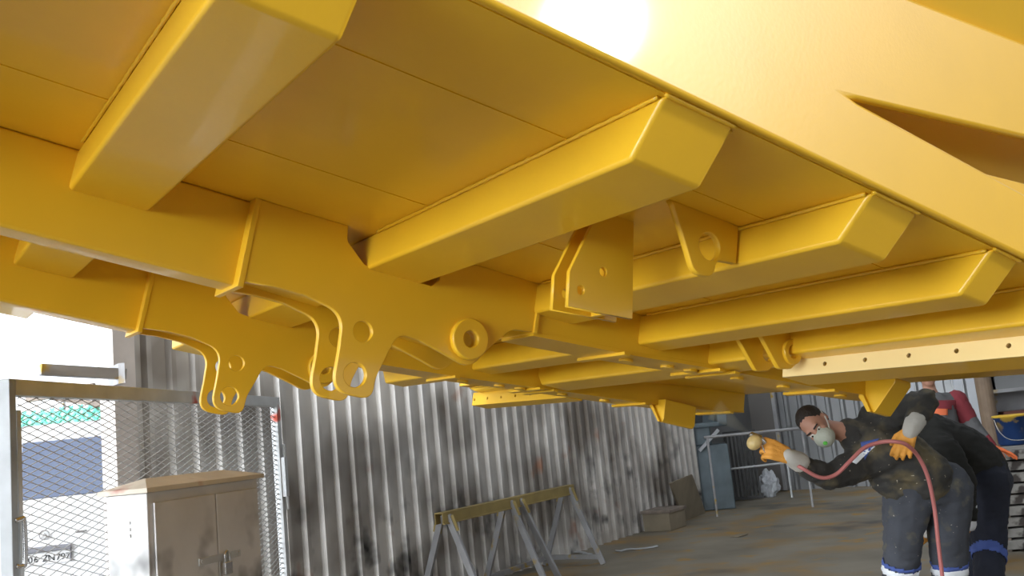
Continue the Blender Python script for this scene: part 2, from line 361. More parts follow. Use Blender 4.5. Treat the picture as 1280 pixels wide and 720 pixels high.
# main rails: (front web v)
lug = [(0.890, 1.0), (0.884, 0.712), (1.0, 0.722), (1.11, 0.720), (1.255, 0.690, 0.085), (1.262, 0.56, 0.3), (1.262, 0.418, 0.075), (1.412, 0.418, 0.075),
       (1.415, 0.50, 0.1), (1.472, 0.668, 0.075), (1.56, 0.664, 0.06), (1.69, 0.632, 0.05), (1.785, 0.605, 0.09), (1.86, 0.70, 0.08), (1.945, 0.792, 0.08), (2.06, 0.806), (2.06, 1.0),
       (1.605, 1.0), (1.605, 0.90), (1.575, 0.872), (1.36, 0.872, 0.02), (1.30, 0.880, 0.04), (1.222, 0.945, 0.03), (1.215, 1.0)]
RP = [(2.05, 0.805), (2.6, 0.838), (3.1, 0.880), (3.8, 0.930), (4.25, 0.972), (4.72, 1.03)]
def rail(vr, ue):
    def cut(P_):
        o_ = [p for p in P_ if p[0] < ue]; k = len(o_); a, b = P_[k - 1], P_[k]
        return o_ + [(ue, a[1] + (b[1] - a[1]) * (ue - a[0]) / (b[0] - a[0]))]
    RB = cut(RP + [(9, 2)]) if ue > 4.72 else cut(RP); RT = cut([(2.05, 1.0), (3.3, 1.0), (3.7, 1.03), (4.2, 1.09), (4.8, 1.15)])
    r = cbox('main_rail', -2.4, 0.888, vr + 0.04, vr + 0.17, 0.704, 1.0, bevel=0.012)
    cbox('end_plate', 0.874, 0.894, vr - 0.016, vr + 0.236, 0.692, 1.0, bevel=0.002)
    for k, dv in enumerate((0.0, 0.205)):
        lp = cplate('lug_plate', [rounded(lug), circle(1.335, 0.490, 0.043), circle(1.337, 0.645, 0.037), circle(1.758, 0.709, 0.031)], vr + dv, 0.026)
        for s in ((-1,) if k == 0 else (1,)):
            cplate('boss_ring', [circle(1.758, 0.709, 0.078, 40), circle(1.758, 0.709, 0.030)], vr + dv + s * 0.026, 0.030, 0.006, parent=lp)
    for a_, b_ in (((0.89, 0.752), (1.23, 0.735)), ((1.50, 0.70), (1.70, 0.69))):
        bm = bmesh.new(); prism(bm, [L(a_[0], vr + 0.01, a_[1]), L(b_[0], vr + 0.01, b_[1]), L(b_[0], vr + 0.01, b_[1] + 0.012), L(a_[0], vr + 0.01, a_[1] + 0.012)], (0, 0.19, 0))
        finish('closing_plate', bm, YEL, CH)
    for dv in (0.0, 0.205):
        pts = RB + RT[::-1]
        cplate('rail_web', [[V(p) for p in pts], circle(3.31 if dv == 0 else 2.36, 0.955, 0.022)], vr + dv, 0.02, 0.002)
    bm = bmesh.new()
    prism(bm, [L(u, vr - 0.012, w) for u, w in RB] + [L(u, vr - 0.012, w - 0.016) for u, w in RB[::-1]], (0, 0.229, 0))
    fl = finish('bottom_flange', bm, YEL, CH)
    def wf(u):
        for (a, b), (c, d) in zip(RP, RP[1:]):
            if a <= u <= c: return b + (d - b) * (u - a) / (c - a) - 0.016
        return 1.0
    for u in (2.50, 3.05, 3.145, 3.83, 4.55):
        if u > ue: continue
        cbox('cross_strap', u - 0.016, u + 0.016, vr - 0.05, vr + 0.27, wf(u) - 0.014, wf(u), bevel=0.002, parent=fl)
    for u in (2.62, 2.86, 3.0, 3.3, 3.62, 4.05):
        bmp = bmesh.new(); cyl(bmp, L(u, vr + 0.1, wf(u) - 0.012), L(u, vr + 0.1, wf(u) + 0.002), 0.032, seg=20)
        finish('bolt_pad', bmp, YEL, fl, bevel=0.003)
    cbox('stiffener', 2.045, 2.062, vr - 0.024, vr + 0.235, 0.80, 1.0, bevel=0.002)
rail(VB, 4.36); rail(VC, 4.70)
bm = bmesh.new(); prism(bm, [L(3.3, VN, 1.0), L(3.7, VN, 1.03), L(4.2, VN, 1.09), L(4.75, VN, 1.145), L(4.75, VN, 1.165), L(3.3, VN, 1.02)], (0, 5.76 - VN, 0)); finish('rising_deck', bm, YEL, CH)

# hanging hopper-shaped brackets at the far end of both rails
def foot_bracket(u, tri, du, rib):
    bm = bmesh.new(); prism(bm, [L(u, v, w) for v, w in tri], (du, 0, 0))
    o = finish('foot_bracket', bm, YEL, CH, bevel=0.004)
    bm = bmesh.new(); prism(bm, [L(u - 0.02, v, w) for v, w in rib], (0.03, 0, 0))
    finish('rib', bm, YEL, o)
foot_bracket(4.10, [(3.10, 1.02), (2.89, 1.02), (2.89, 0.995), (3.00, 0.852), (3.03, 0.852), (3.10, 0.93)], 0.13, [(3.10, 0.965), (3.03, 0.852), (3.01, 0.852), (3.07, 0.965)])
foot_bracket(3.95, [(4.50, 0.96), (4.37, 0.96), (4.37, 0.84), (4.385, 0.82), (4.41, 0.82), (4.49, 0.93)], 0.26, [(4.51, 0.95), (4.40, 0.82), (4.385, 0.82), (4.48, 0.95)])

# double hanging plates behind the second beam
hp = [(1.66, 1.0), (1.625, 0.928), (1.569, 0.783), (1.577, 0.677), (1.822, 0.697), (1.79, 1.0)]
for v in (2.2, 2.275):
    cplate('hanger_plate', [[V(p) for p in hp], circle(1.692, 0.813, 0.014), circle(1.617, 0.737, 0.014)], v, 0.016, 0.0015)
cbox('hanger_web', 1.72, 1.735, 2.208, 2.268, 0.69, 1.0, bevel=0.001)
# ear plate with a boss on the third beam
ear = [(1.725, 1.0), (1.74, 0.985), (1.79, 0.90), (1.84, 0.81, 0.05), (1.915, 0.815, 0.04), (1.925, 0.872, 0.025), (2.004, 0.882), (2.004, 1.0)]
e = cplate('ear_plate', [rounded(ear), circle(1.892, 0.905, 0.042)], 1.97, 0.022)
ear2 = [(2.72, 1.0), (2.80, 0.925), (2.93, 0.80, 0.03), (3.0, 0.815, 0.03), (3.06, 0.87, 0.03), (3.06, 1.0)]
for v in (2.6, 2.72):
    e = cplate('ear_plate', [rounded(ear2), circle(2.99, 0.882, 0.028)], v, 0.022)
    if v < 2.65: cplate('boss_ring', [circle(2.99, 0.882, 0.052), circle(2.99, 0.882, 0.027)], v - 0.016, 0.02, 0.004, parent=e)

# drilled angle bars under the fifth beam, near and far side
def angle_bar(u, va, vb_, w0, w1, leg, m):
    n = 7; lo = [[V((va, w0)), V((vb_, w0)), V((vb_, w1)), V((va, w1))]]
    for i in range(n): lo.append(circle(va + 0.05 + (vb_ - va - 0.075) * i / (n - 1), w0 + 0.04, 0.009, 14))
    o = plate('angle_bar', lo, 0.012, lambda x, y, z: L(u + z, x, y), m, CH, 0.001)
    cbox('lower_leg', u, u + leg, va, vb_, w0, w0 + 0.012, bevel=0.002, parent=o)
    return o
angle_bar(3.08, 1.5, 2.70, 0.803, 0.872, 0.17, PRIMER)
angle_bar(3.42, 4.66, 5.75, 0.885, 0.975, 0.12, YEL)

# side panel rising from the deck edge, with its long tapering opening
top = lambda u: 1.592 + 0.188 * (u - 2.071)
sp = [(-2.4, 1.0), (3.34, 1.0), (3.34, 1.20), (1.90, 1.206), (1.867, 1.210), (1.90, 1.2165), (3.34, 1.212 + 0.216 * (3.34 - 1.867)), (3.34, top(3.34)), (-2.4, max(1.02, top(-2.4)))]
sp[-1] = (-0.9, 1.06); sp.append((-2.4, 1.05))
cplate('side_panel', [[V(p) for p in sp]], VN - 0.006, 0.030, 0.011)
cplate('inner_panel', [[V(p) for p in ((-2.4, 1.02), (3.3, 1.02), (3.3, 1.7), (-0.5, 1.10))]], VN + 0.16, 0.02)
cplate('inner_flange', [[V(p) for p in ((2.1, 1.10), (3.3, 1.10), (3.3, 1.38), (2.24, 1.195))]], VN + 0.06, 0.012, 0.002)
bm = bmesh.new()
prism(bm, [L(-0.9, VN, 1.05), L(3.34, VN, top(3.34)), L(3.34, VN - 0.35, top(3.34) + 0.75), L(-0.9, VN - 0.35, 1.8)], (0, 0.02, 0.012))
finish('hopper_side', bm, YEL, CH)

# ------------------------------------------------------------------ gate leaf at the opening
G0, G1 = onfloor(4, 474, 1.97), onfloor(345, 497, 1.97)
G0.z = G1.z = 0
ga = unit(G1 - G0); glen = (G1 - G0).length; gh = 1.95
gt = thing('mesh_gate', 'grey steel framed gate filled with expanded diamond mesh, behind the steel cabinet', 'gate', G0, math.atan2(ga.y, ga.x))
bm = bmesh.new()
for x in (0, 0.30 * 0 + 0.0): boxb(bm, x, x + 0.045, -0.03, 0.03, 0.02, gh + 0.02)
boxb(bm, glen - 0.07, glen, -0.03, 0.03, 0.02, gh + 0.02)
boxb(bm, 0.045, glen - 0.07, -0.03, 0.03, gh - 0.055, gh + 0.02)
boxb(bm, 0.045, glen - 0.07, -0.03, 0.03, 0.05, 0.12)
gf = finish('gate_frame', bm, GATEM, gt, bevel=0.004)
bm = bmesh.new(); boxb(bm, 0.065, 0.095, -0.02, 0.025, 0.12, gh - 0.12)
boxb(bm, 0.045, 0.065, -0.01, 0.01, gh - 0.35, gh - 0.32); boxb(bm, 0.045, 0.065, -0.01, 0.01, 0.35, 0.38)
finish('inner_post', bm, GATEM, gt, bevel=0.003)
def diamond_mesh(name, x0, x1, z0, z1, px, pz, w, t, m, parent, y=0.0):
    bm = bmesh.new(); s = pz / px; c = z0 - s * (x1 - x0)
    k = 0
    for sg in (1, -1):
        c = (z0 - s * (x1 - x0)) if sg > 0 else z0
        while c < (z1 if sg > 0 else z1 + s * (x1 - x0)):
            ts = [0.0, x1 - x0]
            a, b = sorted(((z0 - c) / (sg * s), (z1 - c) / (sg * s)))
            lo, hi = max(0.0, a), min(x1 - x0, b)
            if hi - lo > 0.004:
                bar(bm, (x0 + lo, y + sg * t * 0.3, c + sg * s * lo), (x0 + hi, y + sg * t * 0.3, c + sg * s * hi), t, w)
            c += pz
    o = finish(name, bm, m, parent); o['kind'] = 'stuff' if False else 'part'
    return o
def strands(*a, **k):
    o = diamond_mesh(*a, **k); del o['kind']; return o
strands('expanded_mesh', 0.095, glen - 0.07, 0.12, gh - 0.055, 0.125, 0.037, 0.003, 0.0045, MESHM, gt)
bm = bmesh.new(); zc = 1.33
zh = [onfloor(10, 474, 1.97)]
tube_path(bm, spline([(0.02, -0.03, 1.34), (0.045, -0.04, 1.345), (0.062, -0.045, 1.33), (0.063, -0.045, 1.16), (0.045, -0.04, 1.14), (0.02, -0.03, 1.145)], 6), 0.011)
finish('pull_handle', bm, CHROME, gt, smooth=True)
bm = bmesh.new(); boxb(bm, glen - 0.06, glen + 0.0, -0.06, -0.03, 1.2, 1.5); cyl(bm, (glen - 0.02, -0.05, 1.1), (glen - 0.02, -0.05, 1.6), 0.012)
finish('hinge', bm, GATEM, gt)

# steel arm on the jamb, above the gate
p = H(T0 - 0.1, 0.06); r0 = ray(155, 466); k = (p - CAMPOS).dot(BW) / r0.dot(BW)
q0 = at(157, 468, 6.25); q1 = at(50, 462, 5.9)
bm = bmesh.new(); bar(bm, q0, q1, 0.05, 0.07); 
ga_ = finish('barrier_bar', bm, STEEL, None, bevel=0.004)
tag(ga_, 'grey steel bar sticking out level from the door jamb above the mesh gate', 'bar')
bm = bmesh.new(); prism(bm, [q0 + V((-0.02, -0.06, -0.06)), q0 + V((0.02, -0.06, -0.06)), q0 + V((0.02, -0.06, 0.07)), q0 + V((-0.02, -0.06, 0.07))], BW * -0.2 + V((0.0, 0.12, 0)))
o = finish('mounting_plate', bm, STEEL, ga_)

# ------------------------------------------------------------------ outside: van, net fence, timbers
van_c = at(71, 640, 10.6); van_c.z = -0.25
vd = unit(V((ray(78, 600).x, ray(78, 600).y, 0)))
yaw = math.atan2(vd.y, vd.x) - PI / 2 + math.radians(-9)
van = thing('van', 'white van parked outside beyond the mesh gate, seen from behind', 'van', van_c, yaw)
def vrow(z, hw, y): return (z, hw, y)
prof = [(0.42, 0.80, 0.06), (0.50, 0.86, 0.0), (1.10, 0.98, 0.0), (1.55, 0.97, 0.05), (2.22, 0.90, 0.18), (2.31, 0.82, 0.28), (2.36, 0.68, 0.45)]
bm = bmesh.new(); rings = []
for z, hw, y in prof:
    ring = []
    for k in range(13):
        a = k / 12; x = -hw + 2 * hw * a; e = abs(2 * a - 1)
        ring.append(bm.verts.new((x, y + 0.16 * e ** 4, z + (0.03 * (1 - e * e) if z > 2.1 else 0))))
    ring.append(bm.verts.new((hw, 4.2, z))); ring.append(bm.verts.new((-hw, 4.2, z)))
    rings.append(ring)
for a, b in zip(rings, rings[1:]):
    n = len(a)
    for k in range(n): bm.faces.new((a[k], a[(k + 1) % n], b[(k + 1) % n], b[k]))
bm.faces.new(rings[0][::-1]); bm.faces.new(rings[-1])
finish('body', bm, WHITE, van, smooth=True).modifiers.new('es', 'EDGE_SPLIT').split_angle = math.radians(35)
bm = bmesh.new()
def vy(z):
    for a, b in zip(prof, prof[1:]):
        if a[0] <= z <= b[0]: return a[2] + (b[2] - a[2]) * (z - a[0]) / (b[0] - a[0])
    return 0
prism(bm, [(-0.42, vy(1.56) - 0.012, 1.56), (0.66, vy(1.56) - 0.012, 1.56), (0.62, vy(2.2) - 0.012, 2.2), (-0.37, vy(2.2) - 0.012, 2.2)], (0, 0.05, 0))
finish('rear_window', bm, GLASSM, van, bevel=0.02)
bm = bmesh.new(); boxb(bm, -0.40, 0.14, -0.05, 0.02, 0.99, 1.05); boxb(bm, 0.12, 0.14, -0.03, 0.02, 0.86, 0.99)
finish('plate_lamp_bar', bm, mat('grey_trim', (0.20, 0.20, 0.22)), van, bevel=0.01)
bm = bmesh.new(); boxb(bm, -0.36, 0.13, -0.02, 0.01, 0.86, 0.99)
pl_ = finish('number_plate', bm, WHITE, van, bevel=0.004)
bm = bmesh.new(); boxb(bm, -0.355, -0.31, -0.024, -0.018, 0.865, 0.985); finish('country_band', bm, BLUE, pl_)
def text(name, body, size, mtx, m, parent, ext=0.002):
    cu = bpy.data.curves.new(name, 'FONT'); cu.body = body; cu.size = size; cu.extrude = ext
    tmp = bpy.data.objects.new('tmp', cu); COL.objects.link(tmp)
    me = bpy.data.meshes.new_from_object(tmp.evaluated_get(bpy.context.evaluated_depsgraph_get()))
    bpy.data.objects.remove(tmp); bpy.data.curves.remove(cu)
    me.transform(mtx); me.materials.clear(); me.materials.append(m)
    o = bpy.data.objects.new(name, me); COL.objects.link(o); o.parent = parent; return o
RX = Matrix.Rotation(PI / 2, 4, 'X')
for ch_, x_ in zip('06ZN797', (-0.297, -0.240, -0.157, -0.100, -0.018, 0.030, 0.078)):
    text('plate_character', ch_, 0.098, Matrix.Translation((x_, -0.024, 0.888)) @ RX, BLACK, pl_)
bm = bmesh.new(); rr = []
tube_path(bm, [(-0.13 + 0.05 * math.cos(a * PI / 10), -0.012, 1.17 + 0.05 * math.sin(a * PI / 10)) for a in range(21)], 0.007, 6)
tube_path(bm, [(-0.165, -0.012, 1.15), (-0.13, -0.012, 1.19), (-0.095, -0.012, 1.15)], 0.006, 6)
finish('round_badge', bm, CHROME, van)
bm = bmesh.new(); boxb(bm, 0.18, 0.30, -0.012, 0.004, 1.155, 1.175); finish('door_badge', bm, CHROME, van)
bm = bmesh.new(); boxb(bm, -0.84, 0.84, -0.10, 0.1, 0.42, 0.66); finish('bumper', bm, mat('bumper_grey', (0.25, 0.25, 0.26)), van, bevel=0.04)
for sx in (-1, 1):
    bm = bmesh.new(); boxb(bm, sx * 0.80 - 0.06, sx * 0.80 + 0.06, -0.03, 0.2, 0.95, 1.32)
    finish('tail_lamp', bm, mat('tail_red', (0.5, 0.04, 0.03), rough=0.3), van, bevel=0.02)
    for y in (0.9, 3.4):
        bm = bmesh.new(); cyl(bm, (sx * 0.74, y, 0.31), (sx * 0.9, y, 0.31), 0.31, seg=32); finish('wheel', bm, BLACK, van, bevel=0.04)
bm = bmesh.new(); boxb(bm, -0.5, 0.5, 0.9, 1.0, 2.35, 2.42); finish('roof_bar', bm, STEEL, van)

fa, fb = at(-60, 560, 17.5), at(152, 560, 16.5); fa.z = fb.z = -0.25
fd = unit(fb - fa); fl_ = (fb - fa).length
fe = thing('netted_fence', 'green diamond net stretched on a fence beyond the white van', 'fence', fa, math.atan2(fd.y, fd.x))
strands('green_net', 0.0, fl_, 1.7, 3.0, 0.20, 0.16, 0.035, 0.012, GREEN, fe)
bm = bmesh.new(); boxb(bm, 0, fl_, 0.02, 0.03, 1.6, 2.95)
finish('net_backing', bm, mat('pale_green_sheet', (0.35, 0.72, 0.58), rough=0.8), fe)
for i in range(4):
    bm = bmesh.new(); cyl(bm, (fl_ * i / 3, 0.05, 0), (fl_ * i / 3, 0.05, 3.1), 0.03); finish('fence_post', bm, STEEL, fe)
bm = bmesh.new(); boxb(bm, 0, fl_, -0.02, 0.05, 0.0, 1.6); finish('base_wall', bm, mat('block_wall', (0.5, 0.49, 0.46), rough=0.9), fe)
for (x0, y0, x1, y1, lab) in ((34, 498, 118, 484, 'weathered timber batten rising to the right above the green net'), (64, 497, 152, 509, 'long thin grey timber batten sloping down to the right across the green net'), (118, 505, 152, 494, 'short reddish timber offcut beside the jamb above the green net')):
    bm = bmesh.new(); a, b = at(x0, y0, 16.2), at(x1, y1, 15.9); bar(bm, a, b, 0.08, 0.14 if y1 < y0 else 0.08)
    bmesh.ops.transform(bm, matrix=(Matrix.Translation(fa) @ Matrix.Rotation(math.atan2(fd.y, fd.x), 4, 'Z')).inverted(), verts=bm.verts[:]); finish('timber_batten', bm, WOODM, fe, bevel=0.006)

# ------------------------------------------------------------------ cabinet
FL = at(183, 613, 4.5); FR = at(321, 595, 5.3); FL.z = FR.z = 0
ca = unit(FR - FL); cw2 = (FR - FL).length; CHT = 1.40; cd = 0.24
cab = thing('steel_cabinet', 'dented grey two-door steel cabinet with padlocked hasp in front of the mesh gate', 'cabinet', FL, math.atan2(ca.y, ca.x))
bm = bmesh.new(); boxb(bm, 0, cw2, 0, cd, 0.0, CHT); finish('body', bm, CABM, cab, bevel=0.006)
sp_ = cw2 * 0.56
bm = bmesh.new(); boxb(bm, 0.035, sp_ - 0.004, -0.014, -0.001, 0.08, CHT - 0.05); d1 = finish('door', bm, CABM, cab, bevel=0.004)
bm = bmesh.new(); boxb(bm, sp_ + 0.004, cw2 - 0.02, -0.014, -0.001, 0.08, CHT - 0.05); d2 = finish('door', bm, CABM, cab, bevel=0.004)
bm = bmesh.new()
e = 0.028
lo = [(-e, -e, CHT), (cw2 + e, -e, CHT), (cw2 + e, cd + e, CHT), (-e, cd + e, CHT)]
m1 = [(-e, -e, CHT + 0.022), (cw2 + e, -e, CHT + 0.022), (cw2 + e, cd + e, CHT + 0.022), (-e, cd + e, CHT + 0.022)]
tp = [(0.13, cd * 0.5, CHT + 0.065), (cw2 - 0.13, cd * 0.5, CHT + 0.065)]
vs = [bm.verts.new(v) for v in lo + m1 + tp]
for f in ((3, 2, 1, 0), (0, 1, 5, 4), (1, 2, 6, 5), (2, 3, 7, 6), (3, 0, 4, 7), (4, 5, 9, 8), (5, 6, 9), (6, 7, 8, 9), (7, 4, 8)): bm.faces.new([vs[i] for i in f])
finish('hipped_lid', bm, LIDM, cab)
zz = 1.03
bm = bmesh.new(); boxb(bm, sp_ - 0.16, sp_ + 0.17, -0.024, -0.014, zz - 0.018, zz + 0.018)
cyl(bm, (sp_ - 0.14, -0.03, zz), (sp_ - 0.14, -0.02, zz), 0.01); cyl(bm, (sp_ + 0.15, -0.03, zz), (sp_ + 0.15, -0.02, zz), 0.01)
hs = finish('hasp', bm, GATEM, cab, bevel=0.003)
bm = bmesh.new(); boxb(bm, sp_ + 0.005, sp_ + 0.065, -0.05, -0.026, zz - 0.09, zz - 0.025)
pk = finish('padlock', bm, CHROME, cab, bevel=0.006)
bm = bmesh.new(); tube_path(bm, spline([(sp_ + 0.018, -0.038, zz - 0.03), (sp_ + 0.018, -0.038, zz + 0.01), (sp_ + 0.035, -0.038, zz + 0.028), (sp_ + 0.052, -0.038, zz + 0.01), (sp_ + 0.052, -0.038, zz - 0.03)], 5), 0.006)
finish('shackle', bm, CHROME, pk, smooth=True)
for i in range(3):
    bm = bmesh.new(); boxb(bm, -0.006, 0.002, cd * 0.42, cd * 0.62, CHT - 0.20 + i * 0.03, CHT - 0.185 + i * 0.03); finish('side_louvre', bm, CABM, cab)

# ------------------------------------------------------------------ trestle
TH = 0.86
A0, A1 = onfloor(548, 643, TH), onfloor(713, 607, TH); A0.z = A1.z = 0
ta = unit(A1 - A0); tl = (A1 - A0).length
tr = thing('steel_trestle', 'long oversprayed steel trestle with splayed legs by the corrugated wall', 'trestle', A0, math.atan2(ta.y, ta.x))
bm = bmesh.new(); boxb(bm, 0, tl, -0.045, 0.045, TH, TH + 0.012); boxb(bm, 0, tl, -0.045, -0.035, TH - 0.09, TH); boxb(bm, 0, tl, 0.035, 0.045, TH - 0.09, TH)
boxb(bm, 0, tl, -0.06, -0.035, TH - 0.095, TH - 0.083)
finish('top_beam', bm, TRY, tr, bevel=0.003)
for x, sides, lean in ((0.10, (-1, 1), 0.0), (0.46 * tl, (-1, 1), 0.0), (0.53 * tl, (-1,), 0.1), (tl - 0.12, (-1, 1), 0.0)):
    for s in sides:
        bm = bmesh.new(); bar(bm, (x, s * 0.03, TH - 0.02), (x + lean, s * 0.36, 0.0), 0.06, 0.035, V((1, 0, 0)))
        lg = finish('leg', bm, STEEL, tr, bevel=0.003)
        bm = bmesh.new(); bar(bm, (x, s * 0.052, TH - 0.03), (x + lean * 0.15, s * 0.10, TH - 0.17), 0.085, 0.012, V((1, 0, 0)))
        finish('gusset', bm, TRY, lg)
bm = bmesh.new(); bar(bm, (0.10, 0.33, 0.09), (tl - 0.12, 0.33, 0.09), 0.05, 0.05); finish('stretcher', bm, STEEL, tr, bevel=0.003)
bm = bmesh.new(); bar(bm, (tl - 0.12, -0.33, 0.08), (tl - 0.12, 0.33, 0.09), 0.04, 0.05); finish('cross_tie', bm, STEEL, tr, bevel=0.003)

# ------------------------------------------------------------------ far end of the hall
def floor_thing(name, label, cat, x, y, group=None, yaw=None):
    p_ = onfloor(x, y); return thing(name, label, cat, p_, math.atan2(AW.y, AW.x) if yaw is None else yaw, group)
# scale in metres per pixel at a floor point
def mpp(x, y):
    p_ = onfloor(x, y) - CAMPOS; return p_.dot(M3 @ V((0, 0, 1))) / F
YC = math.atan2(_fw.x * 0 + AW.y, AW.x) - PI / 2         # faces across the hall end
s_ = mpp(895, 638)
mc = thing('machine_cabinet', 'faded blue-grey sheet metal machine stand with a hooded opening at the far corner', 'machine', onfloor(893, 638), math.radians(-6))
bm = bmesh.new(); boxb(bm, -0.36, 0.34, 0, 0.6, 0, 1.02); finish('base_cabinet', bm, BLUEM, mc, bevel=0.02)
bm = bmesh.new(); boxb(bm, -0.33, 0.10, 0.05, 0.5, 1.02, 1.36); finish('column', bm, BLUEM, mc, bevel=0.03)
hood = bmesh.new()
for b_ in ((-0.36, -0.22, 0.0, 0.5, 1.36, 1.86), (0.22, 0.38, 0.0, 0.5, 1.30, 1.86), (-0.22, 0.22, 0.0, 0.5, 1.80, 1.86), (-0.36, 0.38, 0.0, 0.5, 1.30, 1.38), (-0.3, 0.3, 0.45, 0.5, 1.36, 1.82)): boxb(hood, *b_)
finish('hood', hood, BLUEM, mc, bevel=0.02)
bm = bmesh.new(); bar(bm, (-0.12, -0.06, 0.95), (0.22, -0.06, 1.25), 0.07, 0.05); finish('lever', bm, PLASTIC, mc)
cs = [at(836, 604, 13.45), at(863, 593, 14.4), onfloor(880, 641), onfloor(853, 651)]
bm = bmesh.new(); prism(bm, cs, BW * 0.03); tag(finish('leaning_board', bm, TAN, None, bevel=0.003), 'tan sheet of board leaning on the end of the corrugated wall', 'board')
for (x, y, w, h, dpt, m, lab) in ((806, 662, 0.55, 0.24, 0.4, TAN, 'low dusty crate on the floor at the foot of the far corrugated wall'),):
    t_ = thing('crate', lab, 'crate', onfloor(x, y) + BW * 0.12, math.atan2(AW.y, AW.x) + PI)
    bm = bmesh.new(); boxb(bm, -w / 2, w / 2, -dpt * 0, dpt, 0.0, h); finish('body', bm, m, t_, bevel=0.01)
    bm = bmesh.new(); boxb(bm, -w / 2 - 0.02, w / 2 + 0.02, -0.02, dpt + 0.02, h, h + 0.04); finish('top_board', bm, WOODM, t_, bevel=0.004)
# steel stand with a rail, wire comb and a plastic bag
st = thing('steel_stand', 'thin steel stand with one slanted leg and a long shelf bar before the back wall', 'stand', onfloor(945, 628), math.radians(-8))
for a, b, r in (((-0.48, 0, 0), (-0.62, 0.1, 0.86), 0.025), ((-0.62, 0.1, 0.86), (-0.6, 0.1, 1.0), 0.02), ((0.62, 0.3, 0), (0.62, 0.3, 0.62), 0.02), ((-0.45, 0.3, 0), (-0.45, 0.3, 0.6), 0.02)):
    bm = bmesh.new(); cyl(bm, a, b, r, seg=10); finish('leg', bm, GATEM, st)
bm = bmesh.new(); cyl(bm, (-0.6, 0.15, 0.56), (0.64, 0.3, 0.58), 0.018, seg=10); finish('shelf_bar', bm, GATEM, st)
zr = mpp(945, 622) * F
bm = bmesh.new(); cyl(bm, at(880, 547, 14.4), at(1004, 535, 14.4), 0.022, seg=12)
o = finish('handrail', bm, STEEL, None, smooth=False)
tag(o, 'pale steel handrail running level behind the spray gun', 'rail')
for xx in (884, 1002):
    bm = bmesh.new(); a_ = at(xx, 546 if xx < 900 else 535, 14.4); cyl(bm, V((a_.x, a_.y, 0)), a_, 0.018, seg=10); finish('upright', bm, STEEL, o)
gr = thing('slatted_grille', 'dark slatted grille standing against the back wall behind the handrail', 'grille', onfloor(932, 626), math.radians(-8))
for i in range(9):
    bm = bmesh.new(); boxb(bm, -0.28 + i * 0.065, -0.245 + i * 0.065, 0, 0.04, 0.04, 1.15); finish('slat', bm, DARKIRON, gr)
for z in (0.02, 1.13):
    bm = bmesh.new(); boxb(bm, -0.3, 0.31, -0.005, 0.05, z, z + 0.05); finish('rail', bm, DARKIRON, gr)
bm = bmesh.new(); bmesh.ops.create_icosphere(bm, subdivisions=4, radius=1)
for v in bm.verts:
    n_ = noise.noise(v.co * 2.3) * 0.35 + noise.noise(v.co * 6) * 0.16
    v.co = V((v.co.x * 0.17, v.co.y * 0.15, v.co.z * 0.24)) * (1 + n_)
    v.co.z = max(v.co.z + 0.2, 0.0)
o = finish('plastic_bag', bm, PLASTIC, None); bb = onfloor(963, 621); o.location = bb
tag(o, 'crumpled pale plastic bag lying beside the steel stand', 'bag')
bm = bmesh.new(); c_ = H(TB - 0.12, 3.1); 
def onback(x):
    r = ray(x, 560); k = (H(TB, 0) - CAMPOS).dot(AW) / r.dot(AW); p_ = CAMPOS + r * k; p_.z = 0; return p_ - AW * 0.12
dr = thing('sheet_door', 'grey-brown flat sheet door standing in the corrugated back wall', 'door', onback(940), math.atan2(-BW.y, -BW.x))
bm = bmesh.new(); boxb(bm, -0.55, 0.55, 0, 0.05, 0.02, 3.2); finish('door_sheet', bm, mat('door_brown', (0.14, 0.13, 0.12), rough=0.6), dr)
bm = bmesh.new(); boxb(bm, -0.62, -0.55, -0.02, 0.08, 0.02, 3.25); finish('door_frame', bm, STEEL, dr)

# stack of planks, bucket, post, tool chest at the right
s0 = onfloor(1246, 691); sa = unit(V((_rt.x, _rt.y, 0)) + V((0, -0.12, 0)))
syaw = math.atan2(sa.y, sa.x)
words = ['topmost', 'second from top', 'third from top', 'fourth from top', 'fifth from top', 'sixth from top', 'seventh from top', 'eighth from top', 'lowest']
NP = 9; ph = 0.90 / NP
for i in range(NP):
    t_ = thing('plank', f'grey rough plank at the right edge, {words[NP - 1 - i]} of its stack' if i else 'grey rough plank at the right edge, lowest of its stack on the floor', 'plank', s0 + V((0, 0, i * ph)) + sa * random.uniform(-0.02, 0.05), syaw, 'stacked grey planks at the right')
    bm = bmesh.new(); boxb(bm, -0.15, 1.9, random.uniform(-0.03, 0.03), 0.75, 0.017, ph); finish('board', bm, SLAB, t_, bevel=0.008)
    for xx in (0.05, 0.9, 1.7):
        bm = bmesh.new(); boxb(bm, xx, xx + 0.09, 0.01, 0.72, 0.0, 0.018); finish('batten', bm, WOODM, t_)
bz = 0.90
bk = s0 + V((0, 0, bz)); 
def onstack(x, y): return onfloor(x, y, bz)
b_ = onstack(1268, 556)
bu = thing('paint_bucket', 'blue paint bucket streaked with yellow on the grey plank stack', 'bucket', b_)
bm = bmesh.new(); lathe(bm, [(0.125, 0.0), (0.14, 0.02), (0.15, 0.27), (0.158, 0.27), (0.158, 0.295), (0.142, 0.295), (0.13, 0.03)], 28); finish('pail', bm, BUCK, bu, smooth=True)
bm = bmesh.new(); tube_path(bm, [(0.156 * math.cos(a), 0.156 * math.sin(a), 0.29) for a in [k * 2 * PI / 28 for k in range(29)]], 0.012, 8); finish('paint_crusted_rim', bm, mat('dried_yellow', (0.6, 0.38, 0.03), rough=0.6), bu)
bm = bmesh.new(); tube_path(bm, spline([(-0.158, 0, 0.26), (-0.17, -0.1, 0.14), (-0.1, -0.165, 0.06), (0.1, -0.165, 0.06), (0.17, -0.1, 0.14), (0.158, 0, 0.26)], 6), 0.005, 6); finish('wire_handle', bm, CHROME, bu)
